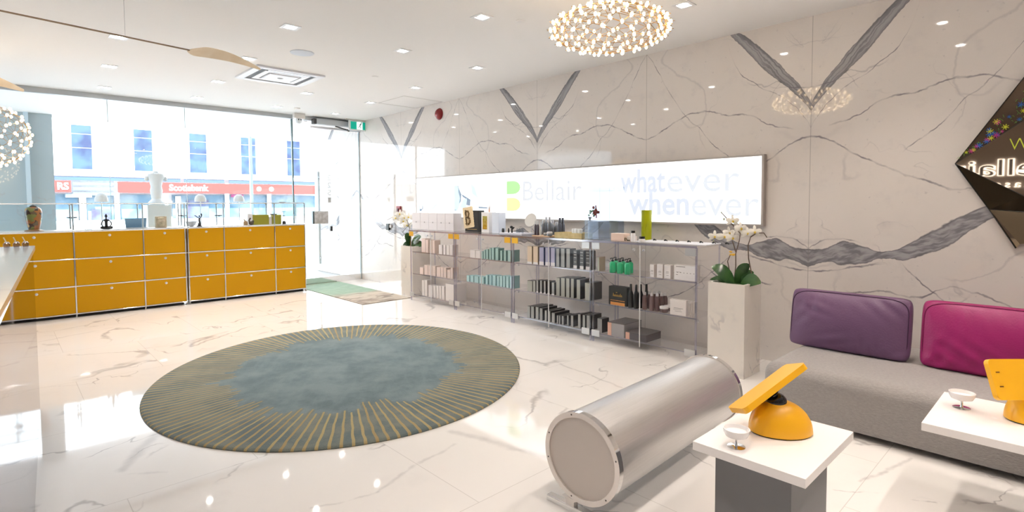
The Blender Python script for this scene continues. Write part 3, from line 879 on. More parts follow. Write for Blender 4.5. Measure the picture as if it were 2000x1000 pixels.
# meditating figure
mf = thing('yoga_figure', (1.02, 8.85, CT), 'small black seated meditating figure on a curved base', 'figurine')
b = B(); prism(b, [(-.075, .028), (-.06, .006), (-.03, 0), (.03, 0), (.06, .006), (.075, .028), (.055, .022), (-.055, .022)], (0, .02, 0), (1, 0, 0), (0, 0, 1), (0, -1, 0), .04); obj('base', b, BLACK, mf)
b = B(); tube(b, [(0, 0, .02), (0, 0, .06), (0, 0, .10), (0, 0, .135)], .018, 10); sphere(b, (0, 0, .115), .026, 1.2, .6, .7)
tube(b, [(0, 0, .13), (0, 0, .155)], .008, 8); sphere(b, (0, 0, .172), .016, 1, 1, 1.2); sphere(b, (0, 0, .195), .008)
for s in (-1, 1):
    tube(b, [(s*.02, 0, .125), (s*.045, 0, .10), (s*.055, 0, .065), (s*.035, -.01, .035)], .007, 8)
    tube(b, [(s*.008, 0, .03), (s*.055, -.01, .028), (0, -.03, .026)], .012, 8)
obj('figure', b, BLACK, mf, smooth=True)
# stone head relief
hd = thing('stone_head', (1.64, 8.86, CT), 'small weathered stone block carved with a serene face', 'sculpture')
STN = mat('weathered_stone', (.42, .38, .27), .8, bump=(40, .5), noise=(22, (.52, .44, .33), 4))
obj('block', box(B(), -.065, .065, .0, .07, 0, .155, bev=.004), STN, hd)
b = B(); sphere(b, (0, 0, .078), .055, .85, .5, 1.25, 20, 14); sphere(b, (0, -.03, .07), .011, .8, .9, 1.8)
for s in (-1, 1): sphere(b, (s*.02, -.024, .088), .010, 1.4, .6, .6); sphere(b, (s*.048, -.005, .07), .012, .5, .6, 2)
sphere(b, (0, -.026, .043), .013, 1.5, .6, .5); sphere(b, (0, -.0, .125), .042, 1.1, .6, .5)
obj('face', b, STN, hd, smooth=True)
# raised arm figure
rf = thing('raised_arm_figure', (2.11, 8.85, CT), 'small dark metal figure with one arm raised', 'figurine')
b = B(); lathe(b, [(.036, 0), (.036, .01), (.02, .02)], seg=16); obj('base', b, BLACK, rf, smooth=True)
b = B(); tube(b, [(0, 0, .01), (.004, 0, .06), (0, 0, .09), (.003, 0, .125)], .014, 10, r2=.012); tube(b, [(0, 0, .12), (.03, 0, .14), (.035, 0, .17), (.02, 0, .182)], .006, 8)
tube(b, [(0, 0, .12), (-.03, 0, .14), (-.045, 0, .155), (-.06, 0, .158)], .006, 8); sphere(b, (.003, 0, .15), .012); sphere(b, (0, 0, .03), .022, 1, .8, 1.3); sphere(b, (.028, 0, .178), .011)
obj('figure', b, mat('dark_metal', (.02, .02, .022), .35, .5), rf, smooth=True)
# laptop, small chairs glimpsed, figurines, boxes
lp = thing('laptop', (1.36, 8.98, CT), 'grey-blue laptop screen seen from behind on the left counter', 'laptop', PI)
b = B(); prism(b, [(-.12, 0), (.11, 0), (.125, .13), (-.125, .13)], (0, -.02, .008), (1, 0, 0), (0, .25, .97), (0, -1, 0), .008); obj('screen', b, mat('blue_screen_back', (.18, .33, .48), .3), lp)
obj('keyboard', box(B(), -.12, .12, -.02, .13, 0, .008), mat('laptop_base', (.30, .36, .42), .4), lp)
sq = thing('squirrel_figurine', (2.80, 8.84, CT), 'small brown and black crouching figurine on the right counter', 'figurine')
b = B(); sphere(b, (.02, 0, .03), .034, 1.1, .8, .9); tube(b, [(.0, 0, .02), (-.01, 0, .07), (.01, 0, .11)], .012, 8); sphere(b, (.045, 0, .055), .018); obj('dark_body', b, mat('dark_brown', (.05, .035, .02), .5), sq, smooth=True)
b = B(); lathe(b, [(.03, 0), (.034, .03), (.026, .06)], (-.06, .01, 0), seg=12); tube(b, [(-.06, 0, .05), (-.085, 0, .09)], .010, 8); obj('brown_pot', b, mat('terracotta_brown', (.36, .24, .13), .6), sq, smooth=True)
gb = thing('storage_box', (2.985, 8.97, CT), 'olive green box in front of a white box, left of the right screen post', 'box')
obj('body', box(B(), -.12, .13, -.05, .05, 0, .155, bev=.003), mat('olive_card', (.32, .30, .02), .5), gb)
obj('white_back', box(B(), -.19, -.12, -.06, .05, 0, .17, bev=.003), WCARD, gb)
obj('storage_box', box(B(), 3.165, 3.30, 8.90, 9.0, CT, CT+.15, bev=.003), mat('olive_card'), label='smaller olive green box right of the white card block', cat='box')
obj('card_block', box(B(), 3.115, 3.16, 8.93, 8.99, CT, CT+.12, bev=.003), WCARD, label='white card block between the two olive green boxes', cat='box')
b = B(); lathe(b, [(.030, 0), (.026, .04), (.012, .05)], (3.33, 8.87, CT), seg=14); tube(b, [(3.33, 8.87, CT+.05), (3.33, 8.87, CT+.20)], .0025, 6); tube(b, [(3.30, 8.87, CT+.20), (3.36, 8.87, CT+.20)], .004, 6)
tube(b, [(3.31, 8.87, CT+.13), (3.35, 8.87, CT+.13)], .006, 6)
obj('wire_stand', b, BLACKM, smooth=True, label='thin black wire stand at the right end of the yellow counter', cat='stand')
for i, x in enumerate((.80, 2.47)):
    b = B()
    for dx in (0, .06): tube(b, [(x+dx, 8.86, CT), (x+dx, 8.86, CT+.09)], .0035, 6); tube(b, [(x+dx-.015, 8.86, CT+.09), (x+dx+.015, 8.86, CT+.09)], .004, 6)
    box(b, x-.01, x+.07, 8.84, 8.88, CT, CT+.004)
    obj('pen_stand', b, mat('grey_post', (.35, .42, .45), .4), label=('pair of thin grey pegs on a base left of the meditating figure', 'pair of thin grey pegs on a base right of the raised-arm figure')[i], cat='stand')
b = B(); lathe(b, [(.025, 0), (.055, .02), (.075, .075), (.07, .075), (.05, .03), (.02, .012)], (2.035, 8.98, CT), seg=22)
obj('bowl', b, mat('grey_white_bowl', (.55, .58, .62), .3), smooth=True, label='grey and white bowl behind the raised-arm figure', cat='bowl')

# ------------------------------------------------------------------ porch statue and dome lamps
st = thing('torso_statue', (2.0, 11.0, 0), 'white stone torso statue on a white pedestal outside the glass', 'statue')
b = B(); box(b, -.19, .15, -.2, .2, 0, 1.42); obj('pedestal', b, STUCCO, st)
for z in (.5, .8, 1.1): pass
SW = mat('white_plaster', (.80, .83, .86), .7)
b = B()
prof = [(.12, .12, 1.42), (.13, .12, 1.46), (.075, .07, 1.52), (.085, .08, 1.60), (.095, .085, 1.66), (.08, .07, 1.74), (.10, .08, 1.82), (.13, .085, 1.90), (.12, .075, 1.95), (.04, .04, 1.97), (.035, .035, 2.0)]
rings = []
for rx_, ry_, z in prof:
    rings.append([b.verts.new((rx_*math.cos(2*PI*i/20)-.02, ry_*math.sin(2*PI*i/20), z)) for i in range(20)])
for r1, r2 in zip(rings, rings[1:]):
    for i in range(20): b.faces.new((r1[i], r1[(i+1) % 20], r2[(i+1) % 20], r2[i]))
b.faces.new(rings[0][::-1]); b.faces.new(rings[-1])
for s in (-1, 1): tube(b, [(s*.12-.02, 0, 1.90), (s*.15-.02, 0, 1.83)], .035, 10, r2=.03)
obj('torso', b, SW, st, smooth=True)
for i, (x, w) in enumerate(((1.16, 'behind the meditating figure'), (2.53, 'behind the raised-arm figure'), (3.15, 'above the olive green boxes'))):
    t = thing('dome_lamp', (x, 10.5, 0), 'white dome-shaded lamp on a thin pole outside the glass, '+w, 'lamp', group='dome lamps outside the glass')
    b = B(); lathe(b, [(.09, 1.47), (.088, 1.52), (.07, 1.57), (.03, 1.60)], seg=20); obj('shade', b, SW, t, smooth=True)
    b = B(); tube(b, [(0, 0, 0), (0, 0, 1.48)], .008, 8); obj('pole', b, mat('pale_steel'), t)
    b = B(); lathe(b, [(.12, 0), (.11, .02)], seg=20); obj('base', b, mat('pale_steel'), t)

# ------------------------------------------------------------------ street and building across
bd = thing('office_building', (0, 40, 0), 'white building across the street with tall windows over red signed shopfronts', 'building')
def bp(name, m, *bx, parent=bd, **k):
    b = B()
    for q in bx: box(b, q[0], q[1], q[2], q[3], q[4], q[5])
    return obj(name, b, m, parent, **k)
bp('wall', STUCCO, (-25, 60, .25, 4, 3.15, 16), (-25, 60, 1.2, 4, -.1, 3.2))
WBL = mat('window_sky_reflection', (.050, .082, .112), .6, spec=.1, noise=(1.1, (.030, .040, .080), 3))  # blue of the reflected sky painted into the matt pane colour
WFR = mat('window_frame', (.75, .80, .85), .5)
for i, (a, c) in enumerate(((-3.0, -2.0), (.15, 1.1), (3.15, 4.09), (6.13, 7.09), (9.13, 10.13), (12.26, 13.23), (15.40, 16.36), (18.5, 19.5), (21.6, 22.6))):
    w = bp('window', WFR, (a-.03, c+.03, .18, .25, 3.52, 6.12))
    bp('window_pane', WBL, (a+.01, (a+c)/2-.02, .14, .20, 3.55, 4.75), ((a+c)/2-.02, c-.01, .14, .20, 3.55, 4.75), (a+.01, c-.01, .14, .20, 4.80, 5.55), (a+.01, c-.01, .14, .20, 5.6, 6.08), parent=w)
RED = mat('sign_red', (.55, .045, .04), .6, spec=.1)
TRW = mat('sign_white', (.9, .9, .9), .5)
for xa, xb, tx, tw in ((-3, 3.05, 'RS', (2.45, 2.95)), (5.25, 17.6, 'Scotiabank', (7.9, 10.15))):
    s = bp('fascia_sign', RED, (xa, xb, .05, .25, 2.2, 2.85), label='red fascia board with white lettering')
    q = text('lettering', tx, TRW, (tw[0], .04, 2.33), (1, 0, 0), (0, 0, 1), tw[1]-tw[0], .42, .02, off=.03); q.parent = s; q.location = (0, 0, 0)
b = B(); prism(b, [(13.35+.16*math.cos(2*PI*i/16), 2.53+.16*math.sin(2*PI*i/16)) for i in range(16)], (0, .05, 0), (1, 0, 0), (0, 0, 1), (0, -1, 0), .02)
prism(b, [(14.2+.16*math.cos(2*PI*i/16), 2.53+.16*math.sin(2*PI*i/16)) for i in range(16)], (0, .05, 0), (1, 0, 0), (0, 0, 1), (0, -1, 0), .02)
obj('round_emblem', b, TRW, bd)
LOU = mat('louvre_blue', (.09, .16, .24), .5)
bp('transom_glazing', mat('transom', (.045, .08, .14), .3), (-3, 8.6, .3, .35, 2.9, 3.12), (8.8, 11.2, .3, .35, 2.9, 3.12), (11.5, 17.7, .3, .35, 2.9, 3.12))
bp('louvre_panel', LOU, (3.15, 5.2, .3, .4, 2.62, 2.78), (3.15, 5.2, .3, .4, 2.32, 2.5), (3.15, 5.2, .3, .4, 2.02, 2.2))
bp('shop_glazing', mat('shop_glass', (.07, .14, .20), .25, noise=(.9, (.19, .25, .29), 4)), (-3, 3.4, .8, .9, .3, 2.1), (3.8, 5.1, .8, .9, .4, 2.0), (5.4, 7.2, .8, .9, .3, 2.1), (8.2, 17.7, .8, .9, .5, 2.1))
bp('shop_door', mat('shop_dark', (.06, .05, .11), .4, noise=(1.4, (.10, .13, .2), 3)), (9.0, 10.3, .7, .75, .3, 1.75), (4.0, 4.9, .7, .75, .3, 1.2))
bp('awning', mat('awning_blue', (.22, .30, .40), .6), (2.8, 4.0, .2, .7, 1.9, 2.1))
bp('shop_column', STUCCO, (3.45, 3.75, .5, .8, 0, 2.1), (5.12, 5.35, .4, .7, 0, 2.9), (7.3, 7.9, .5, .9, 0, 2.1), (8.35, 8.6, .4, .7, 0, 2.0), (11.3, 11.5, .4, .7, 0, 2.9), (14.1, 14.3, .4, .7, 0, 2.9))
bp('plinth_wall', STUCCO, (-25, 60, .3, .6, -.15, .55))
bp('panel_sign', mat('maroon_sign', (.22, .03, .12), .5), (11.6, 12.4, .3, .35, 1.95, 2.15))

# ------------------------------------------------------------------ white reception counter at left
dk = thing('reception_counter', (.16, 4.8, 0), 'pale veined marble counter with a clear glass side at the left edge', 'counter')
top = [(.166, 4.86), (-.045, 1.2), (-2.5, 1.2), (-2.5, 5.6), (-.9, 5.35)]
top = [(.166, 4.86), (.0, 2.05), (-.06, 1.0), (-1.6, 1.0), (-1.6, 5.65), (-.55, 5.62)]
top = [(.168, 4.93), (.168, 4.86), (.0, 2.05), (-.06, 1.0), (-1.6, 1.0), (-1.6, 4.93)]
b = B(); prism(b, [(x-.16, y-4.8) for x, y in top], (0, 0, 1.115), (1, 0, 0), (0, 1, 0), (0, 0, 1), .025); obj('marble_top', b, mat_top if False else MARB, dk)
b = B(); prism(b, [(-.02-.16+.0, 0), (-.02-.16, 0)] if False else [(.150-.16, 4.85-4.8), (.156-.16, 4.85-4.8), (-.05-.16, 1.1-4.8), (-.056-.16, 1.1-4.8)], (0, 0, 0), (1, 0, 0), (0, 1, 0), (0, 0, 1), 1.114); obj('glass_side', b, glassmat('milky_glass', (.80, .78, .82), 1.5, .03), dk)
b = B(); box(b, -1.5, -1.0, -3.6, .0, 0, 1.114); obj('cabinet_body', b, WHITE, dk)
for i, (px, w) in enumerate(((13, 'leftmost'), (32, 'middle'), (50, 'rightmost'))):
    q = onp(px, 481.5, 2, 1.14)
    t = thing('tester_bottle', (q.x, 4.86, 1.14), 'small clear jar with a tilted white straw on the marble counter, %s of three' % w, 'bottle', group='clear jars with straws on the marble counter')
    b = B(); lathe(b, [(.016, 0), (.018, .01), (.018, .024), (.010, .032)], seg=14); obj('jar', b, glassmat('jar_glass', (.62, .58, .62), 1.5, .05, .1), t, smooth=True)
    b = B(); lathe(b, [(.011, .028), (.011, .036)], seg=12); obj('collar', b, STEEL, t, smooth=True)
    b = B(); tube(b, [(0, 0, .03), (-.006, 0, .045), (-.014, 0, .066)], .0032, 6); obj('straw', b, mat('straw_cream', (.85, .76, .60), .5), t, smooth=True)

# ------------------------------------------------------------------ door mat and rug
b = B(); box(b, 3.67, 4.46, 6.94, 9.34, 0, .008)
obj('door_mat', b, mat_mat(), label='rectangular brown and green mat running up to the glass door', cat='mat')
RX, RY = 1.623, 1.475
b = B(); lathe(b, [(.998, 0), (1.0, .006), (.996, .013), (.985, .016)], seg=128)
bmesh.ops.scale(b, vec=(RX, RY, 1), verts=b.verts[:])
rug = obj('rug', b, rug_mat(RX, RY), smooth=True, label='large round blue-grey rug with gold rays around its edge', cat='rug', loc=(2.157, 4.35, 0))
rug.rotation_euler = (0, 0, math.atan2(-.85, -.527))

# ------------------------------------------------------------------ acrylic display cases
YS = [6.82, 5.74, 4.63, 3.45, 2.29]
XF, XB, ZT = 4.375, 4.80, 1.035
CN = ['leftmost', 'second', 'third', 'rightmost']
ZS = [.085, .395, .715]
for i in range(4):
    ya, yb = YS[i+1]+.012, YS[i]-.012
    t = thing('display_case', (XF, (ya+yb)/2, 0), '%s clear acrylic display case against the marble wall%s' % (CN[i], (', holding pale cream boxes', ', holding teal boxes', ', holding grey cartons', ', beside the near orchid')[i]), 'display case', group='acrylic display cases')
    def R(b): bmesh.ops.translate(b, verts=b.verts[:], vec=(-XF, -(ya+yb)/2, 0)); return b
    for y0, y1 in ((ya, ya+.012), (yb-.012, yb)):
        s = obj('side_panel', R(box(B(), XF+.012, XB, y0, y1, 0, ZT-.018)), ACR, t)
        obj('panel_edge', R(box(B(), XF-.002, XF+.012, y0-.002, y1+.002, 0, ZT-.018)), ACRE, s)
        obj('panel_edge', R(box(B(), XB, XB+.010, y0, y1, 0, ZT-.018)), ACRE, s)
    obj('top_panel', R(box(B(), XF-.02, XB+.03, ya-.01, yb+.01, ZT-.018, ZT)), ACRT, t)
    b = B(); box(b, XF-.024, XF-.018, ya-.01, yb+.01, ZT-.019, ZT+.001); obj('top_edge', R(b), ACRE, t)
    for z in ZS:
        s = obj('shelf', R(box(B(), XF+.03, XB-.005, ya+.013, yb-.013, z-.008, z)), ACR, t)
        obj('shelf_edge', R(box(B(), XF+.026, XF+.030, ya+.013, yb-.013, z-.009, z+.001)), ACRE, s)
        b = B()
        for y in (ya+.022, yb-.022):
            for x in (XF+.07, XB-.06):
                tube(b, [(x, y-.006, z-.03), (x, y+.006, z-.03)], .009, 8); tube(b, [(x, y, z-.034), (x, y, z-.008)], .005, 6)
        obj('shelf_stud', R(b), STEEL, s, smooth=True)
    ym = (ya+yb)/2
    for y0, y1, sd in ((ym+.003, yb-.002, 1), (ya+.002, ym-.003, -1)):
        d = obj('door', R(box(B(), XF-.012, XF-.007, y0, y1, .045, ZT-.022)), ACR, t)
        hy = y1 if sd > 0 else y0
        ey = y0 if sd > 0 else y1
        obj('door_edge', R(box(B(), XF-.0125, XF-.0065, ey-.0012, ey+.0012, .045, ZT-.022)), mat('pale_acrylic_edge', (.80, .80, .80), .2), d)
        for z0, z1 in ((ZT-.088, ZT-.022), (.06, .125)):
            lo = hy-.10 if sd > 0 else hy
            m_ = mat('hinge_yellow_reflection', (.85, .50, .05), .3, .6) if (z0 > .5 and not (i == 3 or (i == 2 and sd < 0))) else mat('satin_hinge', (.62, .62, .62), .3, .6)  # upper hinges: reflection of the yellow cabinets painted into the metal colour
            obj('hinge', R(box(B(), XF-.020, XF-.012, lo, lo+.10, z0, z1, bev=.002)), m_, d)
        b = B(); ky = y0+.05 if sd > 0 else y1-.05
        lathe(b, [(.006, 0), (.006, .012), (.012, .014), (.012, .024), (.008, .027)], seg=12, M=Matrix.Rotation(-PI/2, 4, 'Y'))
        bmesh.ops.translate(b, verts=b.verts[:], vec=(XF-.012, ky, ZT-.065)); obj('door_knob', R(b), STEEL, d, smooth=True)

# ------------------------------------------------------------------ cartons and bottles in the cases
XP = XF+.055
SN = {0: 'bottom', 1: 'middle', 2: 'top'}
def carton(x0, x1, yt, case, sh, fm, sm, desc, n, dep=.10, xp=XP, base=None, stripe=None, name='carton', grp=None, top=None):
    z = ZS[sh]
    p0 = onp(x0, yt, 0, xp); p1 = onp(x1, yt, 0, xp)
    hi, lo = p0.y, p1.y
    ya, yb = YS[case+1]+.030, YS[case]-.030
    hi = min(hi, yb); lo = max(lo, ya)
    h = max(.03, min((p0.z+p1.z)/2-z, (ZS[sh+1] if sh < 2 else ZT-.02)-.02-z))
    y0, y1 = lo+.0015, hi-.0015
    if y1-y0 < .012: y0 = y1-.012
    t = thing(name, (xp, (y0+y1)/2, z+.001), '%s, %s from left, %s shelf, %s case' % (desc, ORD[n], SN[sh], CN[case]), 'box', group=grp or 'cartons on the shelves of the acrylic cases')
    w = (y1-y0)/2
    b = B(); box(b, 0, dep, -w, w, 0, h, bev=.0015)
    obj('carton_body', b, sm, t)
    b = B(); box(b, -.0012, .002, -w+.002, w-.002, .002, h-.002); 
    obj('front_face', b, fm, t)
    if base is not None:
        obj('base_band', box(B(), -.002, 0.0, -w+.001, w-.001, .001, h*base), WCARD, t)
    if stripe is not None:
        b = B()
        for s0 in (.35, .58, .74, .88): box(b, -.0022, 0.0, -w*.7, w*.7, h*s0, h*(s0+.035))
        obj('print', b, stripe, t)
    return t
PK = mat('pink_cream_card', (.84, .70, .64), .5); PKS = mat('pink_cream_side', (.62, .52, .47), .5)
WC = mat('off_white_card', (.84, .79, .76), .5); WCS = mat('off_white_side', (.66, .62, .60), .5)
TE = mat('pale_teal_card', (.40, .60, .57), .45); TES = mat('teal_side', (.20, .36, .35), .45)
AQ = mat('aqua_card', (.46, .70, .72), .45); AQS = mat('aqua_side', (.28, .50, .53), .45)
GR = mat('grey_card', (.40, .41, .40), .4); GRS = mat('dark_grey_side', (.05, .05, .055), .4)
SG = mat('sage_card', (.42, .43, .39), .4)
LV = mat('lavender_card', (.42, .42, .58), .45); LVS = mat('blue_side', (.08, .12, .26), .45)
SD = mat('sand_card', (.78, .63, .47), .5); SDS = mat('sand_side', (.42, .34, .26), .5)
DK = mat('charcoal_card', (.09, .09, .09), .4)
SP = mat('silver_print', (.55, .55, .55), .4)
def run(case, sh, items, c0, s, fm, sm, desc, start=0, **k):
    for n, (a, b_, y) in enumerate(items):
        carton(c0[0]+a/s, c0[0]+b_/s, c0[1]+y/s, case, sh, fm, sm, desc, start+n, **k)
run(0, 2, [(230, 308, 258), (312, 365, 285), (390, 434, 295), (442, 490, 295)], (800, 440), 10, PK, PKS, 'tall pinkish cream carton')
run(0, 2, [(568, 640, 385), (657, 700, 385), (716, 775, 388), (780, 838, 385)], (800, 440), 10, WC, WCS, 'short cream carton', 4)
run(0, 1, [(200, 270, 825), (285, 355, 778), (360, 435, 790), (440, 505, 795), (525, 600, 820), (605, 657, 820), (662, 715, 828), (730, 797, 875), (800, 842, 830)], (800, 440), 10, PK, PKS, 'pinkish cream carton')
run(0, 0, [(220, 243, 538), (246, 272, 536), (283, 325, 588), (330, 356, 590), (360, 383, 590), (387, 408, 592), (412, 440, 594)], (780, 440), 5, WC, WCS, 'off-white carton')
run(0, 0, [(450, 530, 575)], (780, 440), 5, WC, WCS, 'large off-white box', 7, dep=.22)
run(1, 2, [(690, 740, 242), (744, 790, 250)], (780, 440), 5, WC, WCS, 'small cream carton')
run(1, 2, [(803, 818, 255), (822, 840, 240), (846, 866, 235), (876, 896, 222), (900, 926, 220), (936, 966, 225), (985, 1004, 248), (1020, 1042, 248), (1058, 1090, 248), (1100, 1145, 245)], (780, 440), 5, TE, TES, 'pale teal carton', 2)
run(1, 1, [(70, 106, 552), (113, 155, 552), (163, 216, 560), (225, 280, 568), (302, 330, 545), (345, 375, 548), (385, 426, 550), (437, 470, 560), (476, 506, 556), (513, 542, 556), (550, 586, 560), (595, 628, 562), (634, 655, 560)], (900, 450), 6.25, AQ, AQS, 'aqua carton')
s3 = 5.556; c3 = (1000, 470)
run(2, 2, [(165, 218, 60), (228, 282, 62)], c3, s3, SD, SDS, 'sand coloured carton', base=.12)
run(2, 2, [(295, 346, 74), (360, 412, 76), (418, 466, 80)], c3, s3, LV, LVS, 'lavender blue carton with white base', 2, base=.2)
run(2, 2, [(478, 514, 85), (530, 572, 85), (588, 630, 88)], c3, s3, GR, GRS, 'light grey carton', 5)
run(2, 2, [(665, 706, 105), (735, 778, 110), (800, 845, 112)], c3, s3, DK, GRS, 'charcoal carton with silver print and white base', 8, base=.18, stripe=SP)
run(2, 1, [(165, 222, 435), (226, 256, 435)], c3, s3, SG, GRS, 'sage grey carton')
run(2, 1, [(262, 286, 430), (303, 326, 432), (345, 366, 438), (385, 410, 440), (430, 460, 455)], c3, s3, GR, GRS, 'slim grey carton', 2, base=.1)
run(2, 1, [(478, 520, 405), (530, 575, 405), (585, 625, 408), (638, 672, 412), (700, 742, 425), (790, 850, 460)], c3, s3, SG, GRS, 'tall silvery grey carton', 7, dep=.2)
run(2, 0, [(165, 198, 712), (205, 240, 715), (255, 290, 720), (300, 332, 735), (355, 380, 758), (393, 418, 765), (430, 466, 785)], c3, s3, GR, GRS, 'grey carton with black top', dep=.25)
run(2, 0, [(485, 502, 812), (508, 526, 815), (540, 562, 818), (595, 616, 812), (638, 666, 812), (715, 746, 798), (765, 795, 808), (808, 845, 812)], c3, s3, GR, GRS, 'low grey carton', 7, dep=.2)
# case 4
s4 = 4.1667; c4 = (1160, 480)
GP = mat('pale_green_card', (.62, .66, .56), .5)
run(3, 2, [(10, 45, 92)], c4, s4, GP, SDS, 'slim pale green carton')
def prt(c, *bxs, m, name='print'):
    b = B()
    for q in bxs: box(b, -.0025, -.0005, q[0], q[1], q[2], q[3])
    return obj(name, b, m, c)
INK = mat('grey_ink', (.30, .28, .28), .5)
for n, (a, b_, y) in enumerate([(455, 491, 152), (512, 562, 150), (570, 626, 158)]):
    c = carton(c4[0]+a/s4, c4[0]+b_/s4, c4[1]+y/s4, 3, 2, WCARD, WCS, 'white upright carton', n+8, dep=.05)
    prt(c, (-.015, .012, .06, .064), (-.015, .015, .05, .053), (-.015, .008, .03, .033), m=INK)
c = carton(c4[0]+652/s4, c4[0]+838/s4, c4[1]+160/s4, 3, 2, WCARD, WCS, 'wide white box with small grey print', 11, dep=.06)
prt(c, (-.0, .09, .118, .124), (.07, .09, .045, .050), *[(-.09+.032*i, -.078+.032*i, .065, .070) for i in range(6)], (.04, .09, .07, .073), m=INK)
# black box with orange band
c = carton(c4[0]+120/s4, c4[0]+270/s4, c4[1]+335/s4, 3, 1, mat('glossy_black_card', (.02, .018, .015), .3), BLACKM, 'black gift box with gold script', 0, dep=.08)
OR = mat('orange_card', (.72, .30, .07), .45)
w_ = .085
obj('orange_band', box(B(), -.003, .0, -w_, w_, .001, .030), OR, c)
obj('gold_line', box(B(), -.003, -.001, -w_, w_, .045, .050), OR, c)
b = B()
for i in range(8): tube(b, [(-.003, .055-.014*i, .088), (-.003, .050-.014*i, .108+(.012 if i in (0, 6) else 0)), (-.003, .045-.014*i, .088)], .0022, 5)
sphere(b, (-.003, .012, .127), .008, .3, 1.3, .5, 8, 6)
obj('gold_script', b, mat('gold_print', (.62, .38, .10), .4), c)
def bottle(name, prof, m, px, py_base, sh, label, cat, parts=(), xp=XP, z=None, grp=None):
    y = onp(px, py_base, 0, xp).y
    t = thing(name, (xp, y, (ZS[sh]+.001) if z is None else z), label, cat, group=grp)
    b = B(); lathe(b, prof, seg=20); obj('body', b, m, t, smooth=True)
    for nm, pr, mm in parts:
        b = B(); lathe(b, pr, seg=14); obj(nm, b, mm, t, smooth=True)
    return t
GRN = mat('green_liquid_bottle', (.02, .50, .22), .12, coat=.6)
PUMP = mat('pump_black', (.015, .03, .03), .3)
def pump(x, y, n, label):
    t = thing('pump_bottle', (x, y, ZS[2]+.001), label, 'bottle', group='green pump bottles')
    b = B(); lathe(b, [(.026, 0), (.030, .005), (.030, .095), (.022, .108), (.012, .114)], seg=20); obj('body', b, GRN, t, smooth=True)
    b = B(); lathe(b, [(.013, .112), (.013, .128), (.005, .130), (.005, .145)], seg=14); tube(b, [(.004, 0, .145), (-.03, 0, .146), (-.038, 0, .138)], .005, 8); obj('pump', b, PUMP, t, smooth=True)
    return t
for n, (dx, px) in enumerate(((.0, 1196.5), (.09, 1203), (.0, 1211), (.09, 1217), (.0, 1225.5), (.09, 1231))):
    pump(XP+.01+dx, onp(px, 500, 0, XP+.01+dx).y, n, 'green pump bottle, %s from left in the %s row, top shelf, rightmost case' % (ORD[n//2], 'front' if n % 2 == 0 else 'rear'))
slim = [(.024, 0), (.026, .01), (.025, .13), (.016, .16), (.011, .175)]
cap = ('cap', [(.013, .170), (.011, .225), (.009, .230)], BLACK)
for n, (px, xp) in enumerate(((1232, XP), (1242.5, XP), (1251, XP+.05), (1262.5, XP+.10))):
    bottle('serum_bottle', slim, BLACK, px, 590, 1, 'tapered black bottle, %s from the left on the middle shelf of the rightmost case' % ORD[n], 'bottle', (cap,), xp=xp, grp='tapered black bottles')
BRN = mat('mauve_brown_bottle', (.16, .10, .10), .3); SLV = mat('silver_cap', (.62, .60, .60), .3, .4)
sl2 = [(.021, 0), (.023, .008), (.022, .115), (.014, .14)]
cp2 = ('cap', [(.014, .138), (.014, .160), (.008, .168)], SLV)
for n, (px, xp, w) in enumerate(((1259, XP+.02, 'first in the rear row'), (1268.5, XP+.08, 'second in the rear row'), (1278, XP+.13, 'third in the rear row'), (1287, XP+.18, 'fourth in the rear row'), (1273, XP+.01, 'first in the front row'), (1283.5, XP+.03, 'second in the front row'), (1292, XP+.07, 'third in the front row'), (1299, XP+.11, 'fourth in the front row'))):
    bottle('spray_bottle', sl2, BRN, px, 600, 1, 'mauve-brown bottle with silver cap, %s, rightmost case middle shelf' % w, 'bottle', (cp2,), xp=xp, grp='mauve-brown bottles with silver caps')
for px, xp, w in ((1297, XP+.03, 'front'), (1305, XP+.12, 'rear')):
    bottle('cream_jar', [(.036, 0), (.040, .006), (.038, .034)], BRN, px, 605, 1, 'squat jar with white lid beside the soap cartons, %s one' % w, 'jar', (('lid', [(.042, .034), (.042, .052), (.036, .056)], WCARD),), xp=xp, grp='squat jars with white lids')
c = carton(c4[0]+618/s4, c4[0]+752/s4, c4[1]+440/s4, 3, 1, WC, WCS, 'cream soap carton at the front of its row', 12, dep=.035, xp=XP-.01)
prt(c, (-.05, .04, .062, .066), (-.03, .045, .05, .053), (-.04, .03, .035, .038), m=INK)
for n in range(4):
    xx = XP+.035+.05*n
    a = onp(c4[0]+(632+25*n)/s4, 600, 0, xx).y; d_ = max(onp(c4[0]+(768+20*n)/s4, 600, 0, xx).y, YS[4]+.035)
    t = thing('soap_carton', (xx, (a+d_)/2, ZS[1]+.001), 'cream soap carton, %s behind the front one, rightmost case middle shelf' % ORD[n], 'box', group='cream soap cartons')
    obj('carton_body', box(B(), 0, .03, (d_-a)/2, (a-d_)/2, 0, .105, bev=.001), WC, t)
